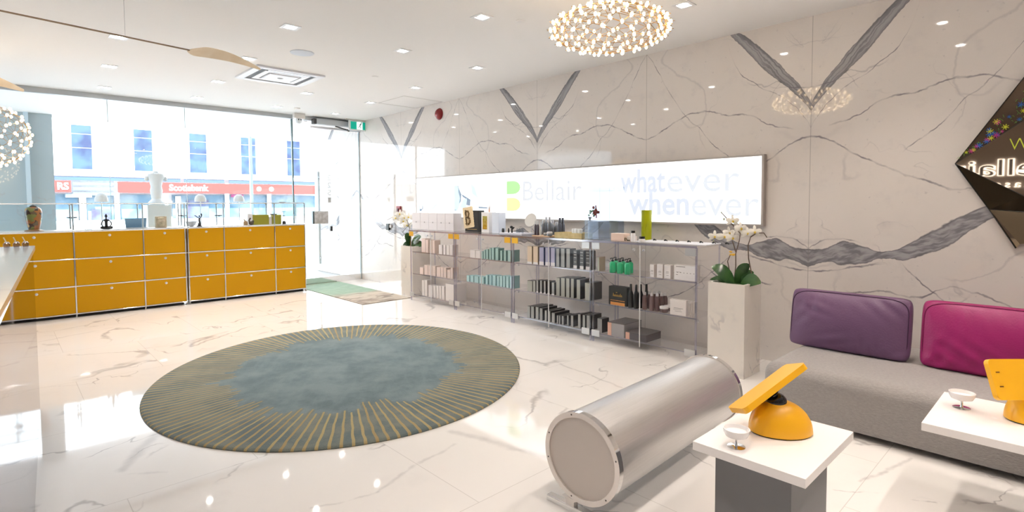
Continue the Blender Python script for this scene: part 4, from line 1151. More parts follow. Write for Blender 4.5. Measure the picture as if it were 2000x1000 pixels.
# bottom boxes
CPR = mat('copper_band', (.72, .42, .32), .3, .4)
def gift(px0, px1, yt, yb_, dep, m, label, tm):
    xp = XP-.02
    y1, y0 = onp(px0, yb_, 0, xp).y, onp(px1, yb_, 0, xp).y
    z0 = ZS[0]; h = onp((px0+px1)/2, yt, 0, xp).z-z0
    t = thing('gift_box', (xp, (y0+y1)/2, z0+.001), label, 'box')
    w = (y1-y0)/2
    obj('body', box(B(), 0, dep, -w, w, 0, h, bev=.003), m, t)
    obj('copper_band', box(B(), -.003, .0, w-.045, w, .001, h-.001), CPR, t)
    obj('lid', box(B(), .0, dep, -w, w, h, h+.004), tm, t)
gift(1187, 1219, 632, 662, .30, mat('silver_grey_card', (.36, .35, .36), .3), 'silver grey gift box with copper band on the bottom shelf of the rightmost case', mat('dark_lid', (.12, .11, .11), .3))
gift(1222, 1262, 652, 672, .26, mat('charcoal_gloss', (.10, .09, .10), .25), 'dark charcoal gift box with copper band on the bottom shelf of the rightmost case', mat('dark_lid'))
c = carton(1161, 1176, 622, 3, 0, GR, GRS, 'dark grey carton', 0, dep=.12)

# ------------------------------------------------------------------ things standing on the cases
ZC = ZT+.002
def Y6(px, X=4.55, py=450): return onp(px, py, 0, X).y
for n in range(5):
    a, b_ = 805+n*16.2, 805+(n+1)*16.2
    y1, y0 = Y6(a, 4.52), Y6(b_, 4.52)
    t = thing('white_box', (4.52, (y0+y1)/2, ZC), 'square white box, %s from the left in the row on the leftmost case' % ORD[n], 'box', group='row of square white boxes')
    w = (y1-y0)/2-.002
    obj('body', box(B(), 0, .14, -w, w, 0, .245, bev=.002), mat('lilac_white_card', (.80, .76, .77), .5), t)
    b = B(); box(b, -.002, 0, -.008, .008, .10, .118); box(b, -.0015, 0, -w, w, .108, .109); obj('print', b, INK, t)
# plaque with letter B of dark beads and black box behind
bx = thing('black_gift_box', (4.60, Y6(922, 4.60), ZC), 'black gift box with gold foot line standing behind the letter plaque', 'box')
obj('body', box(B(), 0, .10, -.14, .15, 0, .285, bev=.003), BLACKM, bx)
obj('gold_line', box(B(), -.002, 0, -.10, .10, .03, .036), mat('gold_print'), bx)
pq = thing('letter_plaque', (4.50, Y6(916, 4.50), ZC+.055), 'cream plaque with scalloped edge and a letter B made of brown beads', 'plaque')
Mr = Matrix.Rotation(math.radians(-8), 4, 'X')
b = B()
pts = []
W2, H2 = .095, .135
for i in range(12): pts.append((-W2+2*W2*i/12, -H2-(.004 if i % 2 else 0)))
for i in range(16): pts.append((W2+(.004 if i % 2 else 0), -H2+2*H2*i/16))
for i in range(12): pts.append((W2-2*W2*i/12, H2+(.004 if i % 2 else 0)))
for i in range(16): pts.append((-W2-(.004 if i % 2 else 0), H2-2*H2*i/16))
prism(b, pts, (0, 0, .14), (0, -1, 0), (0, 0, 1), (-1, 0, 0), .018)
bmesh.ops.transform(b, matrix=Matrix.Translation((0, 0, .14)) @ Mr @ Matrix.Translation((0, 0, -.14)), verts=b.verts[:])
obj('board', b, mat('plaque_cream', (.86, .68, .42), .6), pq)
b = B()
path = [(-.035, y) for y in [-.085+.017*i for i in range(11)]]+[(-.018, .085), (0, .085), (.018, .08), (.03, .065), (.035, .048), (.030, .03), (.016, .014), (0, .003), (-.018, .003), (.02, -.008), (.034, -.022), (.040, -.042), (.036, -.062), (.022, -.078), (.004, -.085), (-.018, -.085)]
rn = random.Random(3)
for x_, y_ in path:
    for q in range(4): sphere(b, (-.024, -(x_+rn.uniform(-.010, .010)), .14+y_+rn.uniform(-.010, .010)), .0075, u=8, v=6)
bmesh.ops.transform(b, matrix=Matrix.Translation((0, 0, .14)) @ Mr @ Matrix.Translation((0, 0, -.14)), verts=b.verts[:])
obj('bead_letter', b, mat('bead_brown', (.16, .085, .02), .4), pq, smooth=True)
# reed diffuser in box
df = thing('reed_diffuser', (4.54, Y6(946, 4.54), ZC), 'white boxed reed diffuser with a gold window and thin reeds', 'diffuser')
obj('box_body', box(B(), 0, .12, -.09, .06, 0, .265, bev=.003), WCARD, df)
obj('gold_window', box(B(), -.003, 0, -.055, .03, .045, .215), mat('gold_foil', (.60, .48, .05), .15, .8, noise=(30, (.85, .75, .25), 2)), df)
b = B(); lathe(b, [(.012, .265), (.012, .30), (.008, .305)], (.06, -.03, 0), seg=12); obj('bottle_neck', b, mat('copper_band'), df, smooth=True)
b = B()
for dy, h in ((.10, .20), (.03, .17), (-.01, .21), (-.05, .26), (-.10, .22)): tube(b, [(.06, -.03, .29), (.06, -.03+dy, .29+h)], .0026, 5)
obj('reeds', b, mat('reed_beige', (.55, .46, .42), .6), df)
obj('white_box', box(B(), 4.54, 4.66, Y6(974, 4.54), Y6(961, 4.54), ZC, ZC+.26, bev=.003), mat('blue_white_card', (.74, .80, .90), .5), label='pale bluish white box beside the reed diffuser', cat='box')
# small black figures and white tray
ms = thing('makeup_tray', (4.50, Y6(1000, 4.5), ZC), 'white tray crowded with small black and clear cosmetics', 'tray')
obj('tray', box(B(), -.03, .16, -.20, .20, 0, .022, bev=.004), mat('lilac_tray', (.66, .66, .74), .4), ms)
b = B()
tube(b, [(.0, .02, .09), (.0, -.04, .085)], .006, 8); sphere(b, (0, .01, .09), .02, .8, 1.2, .8, 10, 8); sphere(b, (0, -.015, .078), .016, .8, 1, .8, 10, 8); lathe(b, [(.010, .022), (.010, .08)], (0, 0, 0), seg=10)
obj('black_sponge', b, BLACK, ms, smooth=True)
for yy, h in ((.17, .05), (.15, .05), (.06, .055)):
    b = B(); lathe(b, [(.010, .022), (.010, .022+h*.6), (.005, .022+h)], (.0, yy, 0), seg=10); obj('black_vial', b, BLACK, ms, smooth=True)
for yy in (-.06, -.10, -.15):
    b = B(); lathe(b, [(.014, .022), (.016, .05), (.010, .06), (.010, .075)], (.03, yy, 0), seg=12)
    obj('clear_vial', b, glassmat('vial_glass', (.75, .78, .82), 1.5, .03, .05), ms, smooth=True)
t = thing('round_mirror', (4.755, Y6(1038, 4.755), ZC), 'tilted oval pale mirror panel on a thin stand above the cosmetics tray', 'mirror')
b = B(); lathe(b, [(.085, 0), (.085, .008)], seg=28, M=Matrix.Translation((0, .01, .17)) @ Matrix.Rotation(math.radians(25), 4, 'X') @ Matrix.Rotation(-PI/2+.35, 4, 'Y')); obj('disc', b, mat('pale_mirror', (.72, .71, .68), .3), t, smooth=True)
b = B(); tube(b, [(0, 0, 0), (0, 0, .10)], .005, 8); lathe(b, [(.04, 0), (.04, .006)], seg=16); obj('stand', b, STEEL, t, smooth=True)
# grey bottles on wooden tray
wt = obj('wooden_tray', box(B(), 4.40, 4.60, Y6(1076, 4.42), Y6(1041, 4.42), ZC, ZC+.014, bev=.003), mat('light_wood', (.72, .50, .32), .5, noise=(9, (.60, .40, .24), 3)), label='light wooden tray under the grey bottles on the third case', cat='tray')
GB = mat('pewter_bottle', (.20, .22, .25), .3, .4); CL = mat('pale_bottle', (.66, .68, .68), .25)
def hb(px, X, h, r, m, c, label, z=ZC+.014, grp='pewter grey bottles'):
    y = Y6(px, X)
    t = thing('bottle', (X, y, z+.0005), label, 'bottle', group=grp)
    b = B(); lathe(b, [(r*.92, 0), (r, .005), (r, h*.62), (r*.6, h*.72), (r*.45, h*.75)], seg=18); obj('body', b, m, t, smooth=True)
    b = B(); lathe(b, [(r*.55, h*.74), (r*.55, h*.97), (r*.4, h)], seg=14); obj('cap', b, c, t, smooth=True)
for n, px in enumerate((1046, 1050.5)): hb(px, 4.44, .165, .016, mat('plum_bottle', (.10, .08, .10), .3), CL, 'slim dark bottle with pale cap, %s on the wooden tray' % ('left' if n == 0 else 'right'), grp='slim dark bottles')
hb(1055.5, 4.45, .15, .013, CL, CL, 'slim all-pale bottle on the wooden tray', grp='slim pale bottle')
for n, (px, X, h) in enumerate(((1061, 4.56, .17), (1067, 4.58, .205), (1073.5, 4.54, .205), (1079, 4.64, .18), (1087, 4.68, .16))): hb(px, X, h, .024, GB, mat('clear_cap', (.55, .58, .62), .15, .3), 'pewter grey bottle with clear cap, %s from the left on the third case' % ORD[n], z=ZC if n > 2 else ZC+.014)
for n, (px, X) in enumerate(((1093.5, 4.60), (1099, 4.64))): hb(px, X, .21, .025, mat('dark_pewter', (.10, .11, .14), .3, .3), mat('dark_pewter'), 'dark pewter bottle with dark cap, %s one behind the straw tray' % ('left' if n == 0 else 'right'), z=ZC, grp='dark pewter bottles')
for n, (px, r) in enumerate(((1063, .022), (1076, .032))):
    t = thing('silver_jar', (4.44 if n == 0 else 4.40, Y6(px, 4.42), ZC+(.015 if n == 0 else .015)), '%s silver jar in front of the pewter bottles' % ('small' if n == 0 else 'larger'), 'jar', group=None)
    b = B(); lathe(b, [(r*.8, 0), (r, .005), (r*.85, r*.8)], seg=18); obj('body', b, GB, t, smooth=True)
    b = B(); lathe(b, [(r, r*.8), (r, r*1.3), (r*.8, r*1.5)], seg=18); obj('lid', b, SLV, t, smooth=True)
st_ = thing('straw_tray', (4.48, (Y6(1085, 4.45)+Y6(1141, 4.45))/2, ZC), 'straw yellow open box tray left of the acrylic display tower', 'tray')
L_ = (Y6(1085, 4.45)-Y6(1141, 4.45))/2-.01
b = B(); box(b, -.06, .12, -L_, L_, 0, .008); box(b, -.06, -.052, -L_, L_, .008, .058); box(b, .112, .12, -L_, L_, .008, .058); box(b, -.052, .112, -L_, -L_+.008, .008, .058); box(b, -.052, .112, L_-.008, L_, .008, .058)
obj('box_sides', b, mat('straw_card', (.60, .48, .22), .5, noise=(20, (.70, .58, .30), 3)), st_)
for n, px in enumerate((1118, 1127, 1133)):
    b = B(); lathe(b, [(.026, 0), (.026, .085), (.022, .09)], (4.50+.03*(n == 0), Y6(px, 4.5), ZC+.009), seg=18)
    obj('glass_votive', b, mat('white_votive', (.80, .83, .84), .3), smooth=True, label='white cylinder candle standing in the straw tray, %s from the left' % ORD[n], cat='candle', group='white candles in the straw tray')
# acrylic tower with red figure
tw = thing('acrylic_tower', (4.42, (Y6(1142, 4.42)+Y6(1190, 4.42))/2, ZC), 'tall clear acrylic display tower with a pale top on the cases', 'display')
hw = (Y6(1142, 4.42)-Y6(1190, 4.42))/2
b = B()
box(b, 0, .004, -hw, hw, .0, .54); box(b, .25, .254, -hw, hw, 0, .54); box(b, .004, .25, -hw, -hw+.004, 0, .54); box(b, .004, .25, hw-.004, hw, 0, .54)
obj('clear_sides', b, glassmat('tower_acrylic', (.85, .885, .93), 1.4, .03, .05), tw)
obj('top_cap', box(B(), .01, .244, -hw+.02, hw-.005, .50, .535), glassmat('frosted_cap', (.96, .93, .92), 1.1, .2, .0), tw)
obj('inner_block', box(B(), .02, .2, -hw*.05, hw-.02, .0, .19, bev=.004), glassmat('white_frosted_block', (.93, .95, 1), 1.4, .25, .30), tw)
rd = thing('red_flower_ornament', (4.50, Y6(1158, 4.5), ZC+.20), 'small red and green floral ornament inside the acrylic tower', 'ornament')
b = B(); lathe(b, [(.004, -.008), (.016, .02), (.018, .03)], (0, .04, 0), seg=12); obj('cone_pot', b, mat('grey_cone', (.40, .38, .36), .5), rd, smooth=True)
b = B()
for q in range(10): sphere(b, (0+rn.uniform(-.01, .01), .05-rn.random()*.07, .04+rn.random()*.06), .009, .5, 1.4, 1, 8, 6)
obj('leaves', b, mat('leaf_bright', (.16, .35, .08), .5), rd, smooth=True)
b = B()
for q in range(14): sphere(b, (rn.uniform(-.01, .01), -.01-rn.random()*.06, .05+rn.random()*.08), .016, .6, 1, 1, 8, 6)
tube(b, [(0, -.045, .02), (0, -.042, .10), (0, -.036, .15)], .006, 8)
obj('red_bloom', b, mat('brick_red', (.35, .04, .02), .4), rd, smooth=True)
# right hand items
def bx6(name, pa, pb, X, d, h, m, label, cat='box'):
    return obj(name, box(B(), X, X+d, Y6(pb, X), Y6(pa, X), ZC, ZC+h, bev=.004), m, label=label, cat=cat)
bx6('soap_box', 1193, 1219, 4.42, .10, .075, mat('peach_card', (.86, .66, .55), .5), 'low peach box right of the acrylic tower')
bx6('napkin_stack', 1224, 1233, 4.44, .10, .05, CREAM, 'small cream stack with a dark curl, between peach box and white bottle', 'stack')
b = B(); tube(b, [(4.43, Y6(1221, 4.43), ZC+.006), (4.43, Y6(1220, 4.43), ZC+.035), (4.43, Y6(1223, 4.43), ZC+.030), (4.43, Y6(1225, 4.43), ZC+.010), (4.43, Y6(1230, 4.43), ZC+.012)], .005, 8)
obj('metal_curl', b, mat('dark_bronze', (.14, .11, .06), .4, .6), smooth=True, label='small dark bronze curl in front of the cream stack', cat='ornament')
def capb(px, X, r, h, hc, label):
    t = thing('white_bottle', (X, Y6(px, X), ZC), label, 'bottle')
    b = B(); lathe(b, [(r*.95, 0), (r, .004), (r, h-.01), (r*.8, h)], seg=18); obj('body', b, WCARD, t, smooth=True)
    b = B(); lathe(b, [(r*.85, h), (r*.85, h+hc)], seg=18); obj('cap', b, BLACK, t, smooth=True)
capb(1236.5, 4.44, .022, .085, .022, 'taller white bottle with black cap, left of the lime vase')
capb(1254, 4.42, .032, .035, .022, 'short white jar with wide black cap in front of the lime vase')
vs_ = thing('lime_vase', (4.765, Y6(1262.5, 4.765), ZC), 'tall lime green cylinder vase with a raised leaf motif', 'vase')
LM = mat('lime_ceramic', (.46, .50, .0), .3)
b = B(); lathe(b, [(.050, 0), (.052, .005), (.052, .30), (.047, .30), (.046, .02)], seg=28, close=False); bmesh.ops.contextual_create(b, geom=[e for e in b.edges if e.is_boundary][:28]) if False else None
lathe(b, [(.0005, .001), (.050, .002)], seg=28, close=False)
obj('body', b, LM, vs_, smooth=True)
b = B(); tube(b, [(-.052, -.015, .02), (-.054, -.02, .10), (-.050, -.025, .16)], .004, 6); tube(b, [(-.053, -.018, .08), (-.048, -.035, .13), (-.045, -.036, .17)], .006, 6, r2=.002); tube(b, [(-.053, -.018, .06), (-.054, .01, .10), (-.053, .015, .14)], .006, 6, r2=.002)
obj('leaf_relief', b, LM, vs_, smooth=True)
# white runner with black clips
ya, yb = Y6(1384, 4.46), Y6(1245, 4.46)
wr = thing('white_tray', (4.55, (ya+yb)/2, ZC), 'long flat white tray dotted with small black clips on the rightmost case', 'tray')
b = B(); box(b, -.13, .15, -(yb-ya)/2, (yb-ya)/2, 0, .010, bev=.003); obj('tray', b, mat('tray_white', (.88, .88, .92), .35), wr)
for n in range(7):
    y = (yb-ya)/2-.08-n*.12
    b = B(); tube(b, [(.06, y, .012), (.06, y-.02, .02), (.055, y-.035, .012)], .005, 6); sphere(b, (.06, y-.01, .018), .009, u=8, v=6)
    obj('clip', b, BLACK, wr, smooth=True)

# ------------------------------------------------------------------ orchids in marble planters
def leaf(b, base, tip, w, sag=.03, th=.004):
    base, tip = Vector(base), Vector(tip); d = tip-base; s = d.cross(Vector((.60, .62, -.50)))
    s = s.normalized() if s.length > 1e-4 else Vector((1, 0, 0))
    n = 10; rows = []
    for i in range(n+1):
        t_ = i/n
        ww = w*math.sin(PI*(t_*.90+.07))**.7
        p = base+d*t_+Vector((0, 0, sag*4*t_*(1-t_)))
        upn = Vector((0, 0, 1))
        rows.append([b.verts.new(p+s*ww+upn*ww*.15), b.verts.new(p-Vector((.6, .6, .1))*ww*.25), b.verts.new(p-s*ww+upn*ww*.15), b.verts.new(p+Vector((.6, .6, -.1))*(th+ww*.1))])
    for r1, r2 in zip(rows, rows[1:]):
        for k_ in range(4): b.faces.new((r1[k_], r1[(k_+1) % 4], r2[(k_+1) % 4], r2[k_]))
    b.faces.new(rows[0][::-1]); b.faces.new(rows[-1])
def blossom(b, c, nrm, r, b2):
    c = Vector(c); nrm = Vector(nrm).normalized(); a = nrm.orthogonal().normalized(); q = nrm.cross(a)
    upv = Vector((0, 0, 1))-nrm*nrm.z; upv.normalize(); sd = nrm.cross(upv)
    for k_, (an, ln, wd) in enumerate(((90, 1, .45), (210, 1, .42), (330, 1, .42), (15, 1.05, .72), (165, 1.05, .72))):
        d = sd*math.cos(math.radians(an))+upv*math.sin(math.radians(an)); e = nrm.cross(d)
        cv = b.verts.new(c+nrm*.002); vs1 = []
        off = nrm*(.004 if k_ > 2 else -.002)
        for i in range(9):
            t_ = i/8; th = PI*t_
            vs1.append(b.verts.new(c+off+d*r*ln*(.5-.5*math.cos(th))*1.0+e*r*wd*math.sin(th)*(1 if True else 1)*.5+nrm*(-.012*(t_)**2)))
        vs2 = [b.verts.new(c+off+d*r*ln*(.5-.5*math.cos(PI*i/8))-e*r*wd*math.sin(PI*i/8)*.5+nrm*(-.012*(i/8)**2)) for i in range(1, 8)]
        ring = vs1+vs2[::-1]
        tipc = b.verts.new(c+off+d*r*ln*.5+nrm*.004)
        for i in range(len(ring)): b.faces.new((ring[i], ring[(i+1) % len(ring)], tipc))
        b.verts.remove(cv)
    sphere(b2, c+nrm*.01-upv*.004, r*.17, 1, 1, 1.2, 8, 6)
LEAF = mat('orchid_leaf', (.035, .11, .025), .25, noise=(14, (.02, .07, .02), 2)); PET = mat('white_petal', (.90, .88, .82), .5); LIP = mat('yellow_lip', (.72, .52, .08), .5)
STEM = mat('orchid_stem', (.11, .07, .045), .5); MOSS = mat('moss', (.07, .11, .03), .9, bump=(60, 1))
def planter(x0, x1, y0, y1, h, label):
    t = thing('planter', ((x0+x1)/2, (y0+y1)/2, 0), label, 'planter')
    a, c = (x1-x0)/2, (y1-y0)/2
    b = B()
    box(b, -a, -a+.02, -c, c, 0, h); box(b, a-.02, a, -c, c, 0, h); box(b, -a+.02, a-.02, -c, -c+.02, 0, h); box(b, -a+.02, a-.02, c-.02, c, 0, h)
    obj('marble_body', b, MARBW, t)
    obj('soil', box(B(), -a+.02, a-.02, -c+.02, c-.02, h-.06, h-.015), MOSS, t)
    return t
planter(4.262, 4.575, 1.835, 2.14, .755, 'tall square white marble planter beside the sofa')
planter(4.52, 4.84, 6.98, 7.30, .77, 'tall square cream marble planter at the far end of the cases')
def P3(px, py, X): q = onp(px, py, 0, X); return q
def orchid(X, O, stems, flowers, leaves, label, buds=(), yellow=None, fr=.054):
    O = Vector(O)
    t = thing('orchid', O, label, 'plant')
    b = B()
    for l in leaves: leaf(b, P3(*l[0])-O, P3(*l[1])-O, l[2]*1.3)
    obj('leaves', b, LEAF, t, smooth=True)
    for s in stems:
        b = B(); tube(b, [P3(*p)-O for p in s], .005, 8, r2=.0035); obj('stem', b, STEM, t, smooth=True)
    for c in flowers:
        b = B(); b2 = B()
        ctr = P3(*c[:3])-O
        blossom(b, ctr, (-.75+c[3], -.6, .05), fr, b2)
        f = obj('blossom', b, PET, t, smooth=True)
        obj('blossom_lip', b2, LIP, f, smooth=True)
    for c in buds:
        b = B(); sphere(b, P3(*c[:3])-O, c[3], .8, .8, 1.4, 10, 8); obj('bud', b, mat('bud_green', (.35, .38, .22), .5), t, smooth=True)
    if yellow:
        b = B(); rn2 = random.Random(4); y0 = P3(*yellow)-O
        for q in range(7): sphere(b, y0+Vector((rn2.uniform(-.02, .02), rn2.uniform(-.025, .025), rn2.uniform(-.02, .02))), .010, 1, 1.4, .7, 8, 6)
        obj('yellow_blossom', b, mat('golden_petal', (.80, .48, .04), .5), t, smooth=True)
    return t
SX = 4.42
orchid(SX, (SX, 1.98, .745),
    stems=[[(1433, 556, SX), (1437, 520, SX), (1437, 495, SX), (1444, 470, SX), (1446, 455, SX)], [(1437, 492, SX), (1433, 478, SX), (1430, 470, SX)], [(1469, 540, SX), (1462, 505, SX), (1461, 480, SX), (1466, 463, SX)],
           [(1428, 545, SX), (1421, 510, SX), (1427, 497, SX)], [(1446, 456, SX), (1430, 438, SX), (1418, 425, SX), (1408, 414, SX)], [(1466, 463, SX), (1478, 455, SX), (1492, 455, SX), (1498, 464, SX)]],
    flowers=[(1431, 432, SX, 0), (1447, 446, SX-.03, .3), (1415, 462, SX-.02, 0), (1431, 465, SX, .1), (1460, 456, SX, .1), (1474, 453, SX-.02, -.1), (1448, 450, SX+.03, .2), (1424, 455, SX+.02, .3), (1396, 462, SX-.02, -.4)],
    leaves=[((1432, 556, SX), (1391, 520, SX-.06), .045), ((1434, 560, SX-.02), (1399, 528, SX-.10), .045), ((1438, 558, SX), (1461, 515, SX), .035), ((1445, 560, SX-.03), (1486, 552, SX-.05), .045), ((1430, 558, SX), (1387, 546, SX), .025), ((1450, 558, SX), (1470, 530, SX+.05), .03)],
    label='white flowering orchid in the near marble planter beside the sofa', buds=[(1409, 415, SX, .006), (1414, 428, SX, .009), (1394, 470, SX, .007)], yellow=(1429, 495, SX))
FX = 4.66
orchid(FX, (FX, 7.14, .76),
    stems=[[(799, 480, FX), (801, 450, FX), (796, 432, FX), (788, 423, FX), (772, 421, FX), (756, 430, FX)], [(795, 462, FX), (786, 453, FX), (803, 435, FX)]],
    flowers=[(781, 418, FX, 0), (790, 425, FX, .2), (788, 432, FX, 0), (798, 424, FX, .1), (773, 426, FX, -.2), (795, 440, FX, .1)],
    leaves=[((799, 480, FX), (795, 455, FX-.1), .04), ((800, 482, FX), (787, 479, FX-.1), .03), ((802, 482, FX), (822, 462, FX), .05), ((803, 483, FX), (826, 480, FX), .05)],
    label='pale flowering orchid in the far cream planter at the left end of the cases', buds=[(805, 434, FX, .008)], fr=.075)

# ------------------------------------------------------------------ sofa and cushions
sf = thing('sofa', (4.25, .3, 0), 'low grey woven sofa platform with rounded edges along the marble wall', 'sofa')
SX0, SX1, SY0, SY1 = 3.66, 4.86, -1.6, 1.46
b = B(); box(b, SX0-4.25, SX1-4.25, SY0-.3, SY1-.3, .04, .355)
es = [e for e in b.edges if max(v.co.z for v in e.verts) > .3]
bmesh.ops.bevel(b, geom=es, offset=.085, segments=8, affect='EDGES', profile=.5)
obj('seat', b, fabric_mat(), sf, smooth=True)
b = B()
for x in (SX0+.12, SX1-.12):
    for y in (SY0+.15, -.05, SY1-.15): lathe(b, [(.02, 0), (.02, .06)], (x-4.25, y-.3, 0), seg=12)
obj('feet', b, BLACKM, sf)
def cushion(y0, y1, h, th, m, m2, loc, label, lean, seed):
    W = (y1-y0)/2
    t = thing('cushion', loc, label, 'cushion')
    b = B(); nu, nv = 48, 30
    rn3 = random.Random(seed)
    ws = [(rn3.uniform(-1, 1), rn3.uniform(-1, 1), rn3.uniform(.15, .5), rn3.uniform(0, PI), rn3.uniform(.4, 1)) for _ in range(9)]
    def prof(u, v, side):
        # u, v in -1..1
        e = (1-abs(u)**7)*(1-abs(v)**7)
        puff = .30+.70*max(0, (1-u*u*.75)*(1-v*v*.75))
        wr_ = 0
        for a, c, s, an, am in ws:
            d = (u-a)*math.cos(an)*1.7+(v-c)*math.sin(an)
            g = math.exp(-((u-a)**2*1.2+(v-c)**2)/s**2)
            wr_ += am*g*math.sin(d*16)*.0065
        return side*(th/2)*(max(e, 0)**.28)*puff+ (wr_*side*(max(e, 0)**.5))
    grid = {}
    for side in (1, -1):
        for i in range(nu+1):
            for j in range(nv+1):
                u = -1+2*i/nu; v = -1+2*j/nv
                # concentrate at the border
                u = math.sin(u*PI/2)*.35+u*.65; v = math.sin(v*PI/2)*.35+v*.65
                corner = 1-.018*(abs(v)**4)
                ru = u*(1-.035*(abs(v)**14)); rv = v*(1-.06*(abs(u)**14))
                y = ru*W*corner; z = (rv+1)/2*h
                x = -prof(u, v, side)
                x += -.02*max(0, -v)**3*side if side > 0 else 0
                border = i in (0, nu) or j in (0, nv)
                if border and side == -1: grid[side, i, j] = grid[1, i, j]; continue
                grid[side, i, j] = b.verts.new((x, y, z))
    for side in (1, -1):
        for i in range(nu):
            for j in range(nv):
                q = (grid[side, i, j], grid[side, i+1, j], grid[side, i+1, j+1], grid[side, i, j+1])
                try: b.faces.new(q if side > 0 else q[::-1])
                except ValueError: pass
    bmesh.ops.recalc_face_normals(b, faces=b.faces[:])
    o = obj('cover', b, m, t, smooth=False)
    o.data.polygons.foreach_set('use_smooth', [True]*len(o.data.polygons))
    # seams front and back near the rim
    b = B(); pts = []
    for k_ in range(97):
        a = 2*PI*k_/96; cu, su = math.cos(a), math.sin(a)
        n_ = 7; rr = (abs(cu)**n_+abs(su)**n_)**(-1/n_)
        u, v = rr*cu*.955, rr*su*.93
        pts.append((-prof(u, v, 1)-.001, u*(1-.035*(abs(v)**14))*W*(1-.018*abs(v)**4), (v*(1-.06*(abs(u)**14))+1)/2*h))
    tube(b, pts, .0035, 6)
    obj('piping', b, m2, t, smooth=True)
    t.rotation_euler = (0, lean, 0)
    return t
PUR = mat('plum_leather', (.145, .072, .155), .45, bump=(90, .12)); PURD = mat('plum_piping', (.055, .022, .06), .5)
MAG = mat('magenta_leather', (.32, .010, .125), .42, bump=(90, .12)); MAGD = mat('magenta_piping', (.20, .005, .07), .5)
cushion(.765, 1.515, .42, .20, PUR, PURD, (4.30, 1.135, .352), 'dark plum purple leather cushion standing on the grey sofa', math.radians(9), 2)
cushion(-.05, .73, .43, .20, MAG, MAGD, (4.30, .325, .352), 'bright magenta leather cushion standing on the grey sofa', math.radians(9), 5)

# ------------------------------------------------------------------ brushed metal cylinder bench
AX, AY, AL, AR, AZ = 1.855, 1.525, 1.305, .205, .265
cy = thing('cylinder_bench', (AX, AY, 0), 'large brushed steel cylinder on polished end frames lying beside the side table', 'bench', rz=.037)
MY = Matrix.Rotation(PI/2, 4, 'Y')
k = NT('brushed_cylinder'); tc = k.n('ShaderNodeTexCoord'); X_, Y_, Z_ = k.xyz(tc.outputs['Object'])[:3]
f1 = k.noise(k.comb(k.ma('MULTIPLY', X_, 4.), k.ma('MULTIPLY', Y_, 160.), k.ma('MULTIPLY', Z_, 160.)), 1, 3)
f2 = k.noise(tc.outputs['Object'], 300, 2)
k.set(k.b.inputs['Base Color'], k.mix(f1, (.56, .55, .55), (.70, .69, .68))); k.b.inputs['Metallic'].default_value = .75
k.set(k.b.inputs['Roughness'], k.ma('ADD', .27, k.ma('MULTIPLY', f2, .15)))
bp_ = k.n('ShaderNodeBump'); bp_.inputs['Strength'].default_value = .15; bp_.inputs['Distance'].default_value = .002; k.set(bp_.inputs['Height'], f2); k.set(k.b.inputs['Normal'], bp_.outputs[0])
b = B(); lathe(b, [(AR-.006, .03), (AR-.006, AL-.03)], (0, 0, AZ), seg=96, M=MY); obj('cylinder_body', b, k.m, cy, smooth=True)
CRM = mat('cream_polished_frame', (.80, .75, .71), .18, .35)
for side, x0, x1 in ((-1, 0, .03), (1, AL-.03, AL)):
    b = B()
    seg = 96
    ro, ri = AR+.002, AR-.022
    rings = []
    for r_, x_ in ((ri, x0), (ro, x0), (ro, x1), (ri, x1)):
        rings.append([b.verts.new((x_, r_*math.cos(2*PI*i/seg), AZ+r_*math.sin(2*PI*i/seg))) for i in range(seg)])
    for q in range(4):
        r1, r2 = rings[q], rings[(q+1) % 4]
        for i in range(seg):
            f = b.faces.new((r1[i], r1[(i+1) % seg], r2[(i+1) % seg], r2[i])); f.material_index = 1 if q == 1 else 0
    nf = obj('end_ring', b, [CRM, CHROME], cy, smooth=True)
    b = B(); prism(b, [(-.022, .0), (.022, 0), (.024, .05), (.045, AZ-AR+.002), (-.045, AZ-AR+.002), (-.024, .05)], (x0, .06, .0), (0, 1, 0), (0, 0, 1), (1, 0, 0), x1-x0)
    obj('leg_plate', b, CRM, cy)
    b = B(); box(b, x0-.002, x1+.004, -.10, .20, 0, .028, bev=.003); obj('foot_bar', b, CHROME, cy)
    b = B()
    for a in (75, 165, 225, 285, 345, 20):
        sphere(b, ((x0-.0005) if side < 0 else x1+.0005, (AR-.010)*math.cos(math.radians(a)), AZ+(AR-.010)*math.sin(math.radians(a))), .004, .4, 1, 1, 8, 6)
    obj('screw', b, mat('dark_screw', (.05, .045, .04), .5), cy)
    b = B(); xd = .008 if side < 0 else AL-.008
    lathe(b, [(AR-.021, 0), (AR-.021, .004)], (xd, 0, AZ), seg=96, M=MY); obj('end_disc', b, mat('beige_disc', (.60, .545, .50), .4, .2), cy, smooth=True)
AC_ = cy

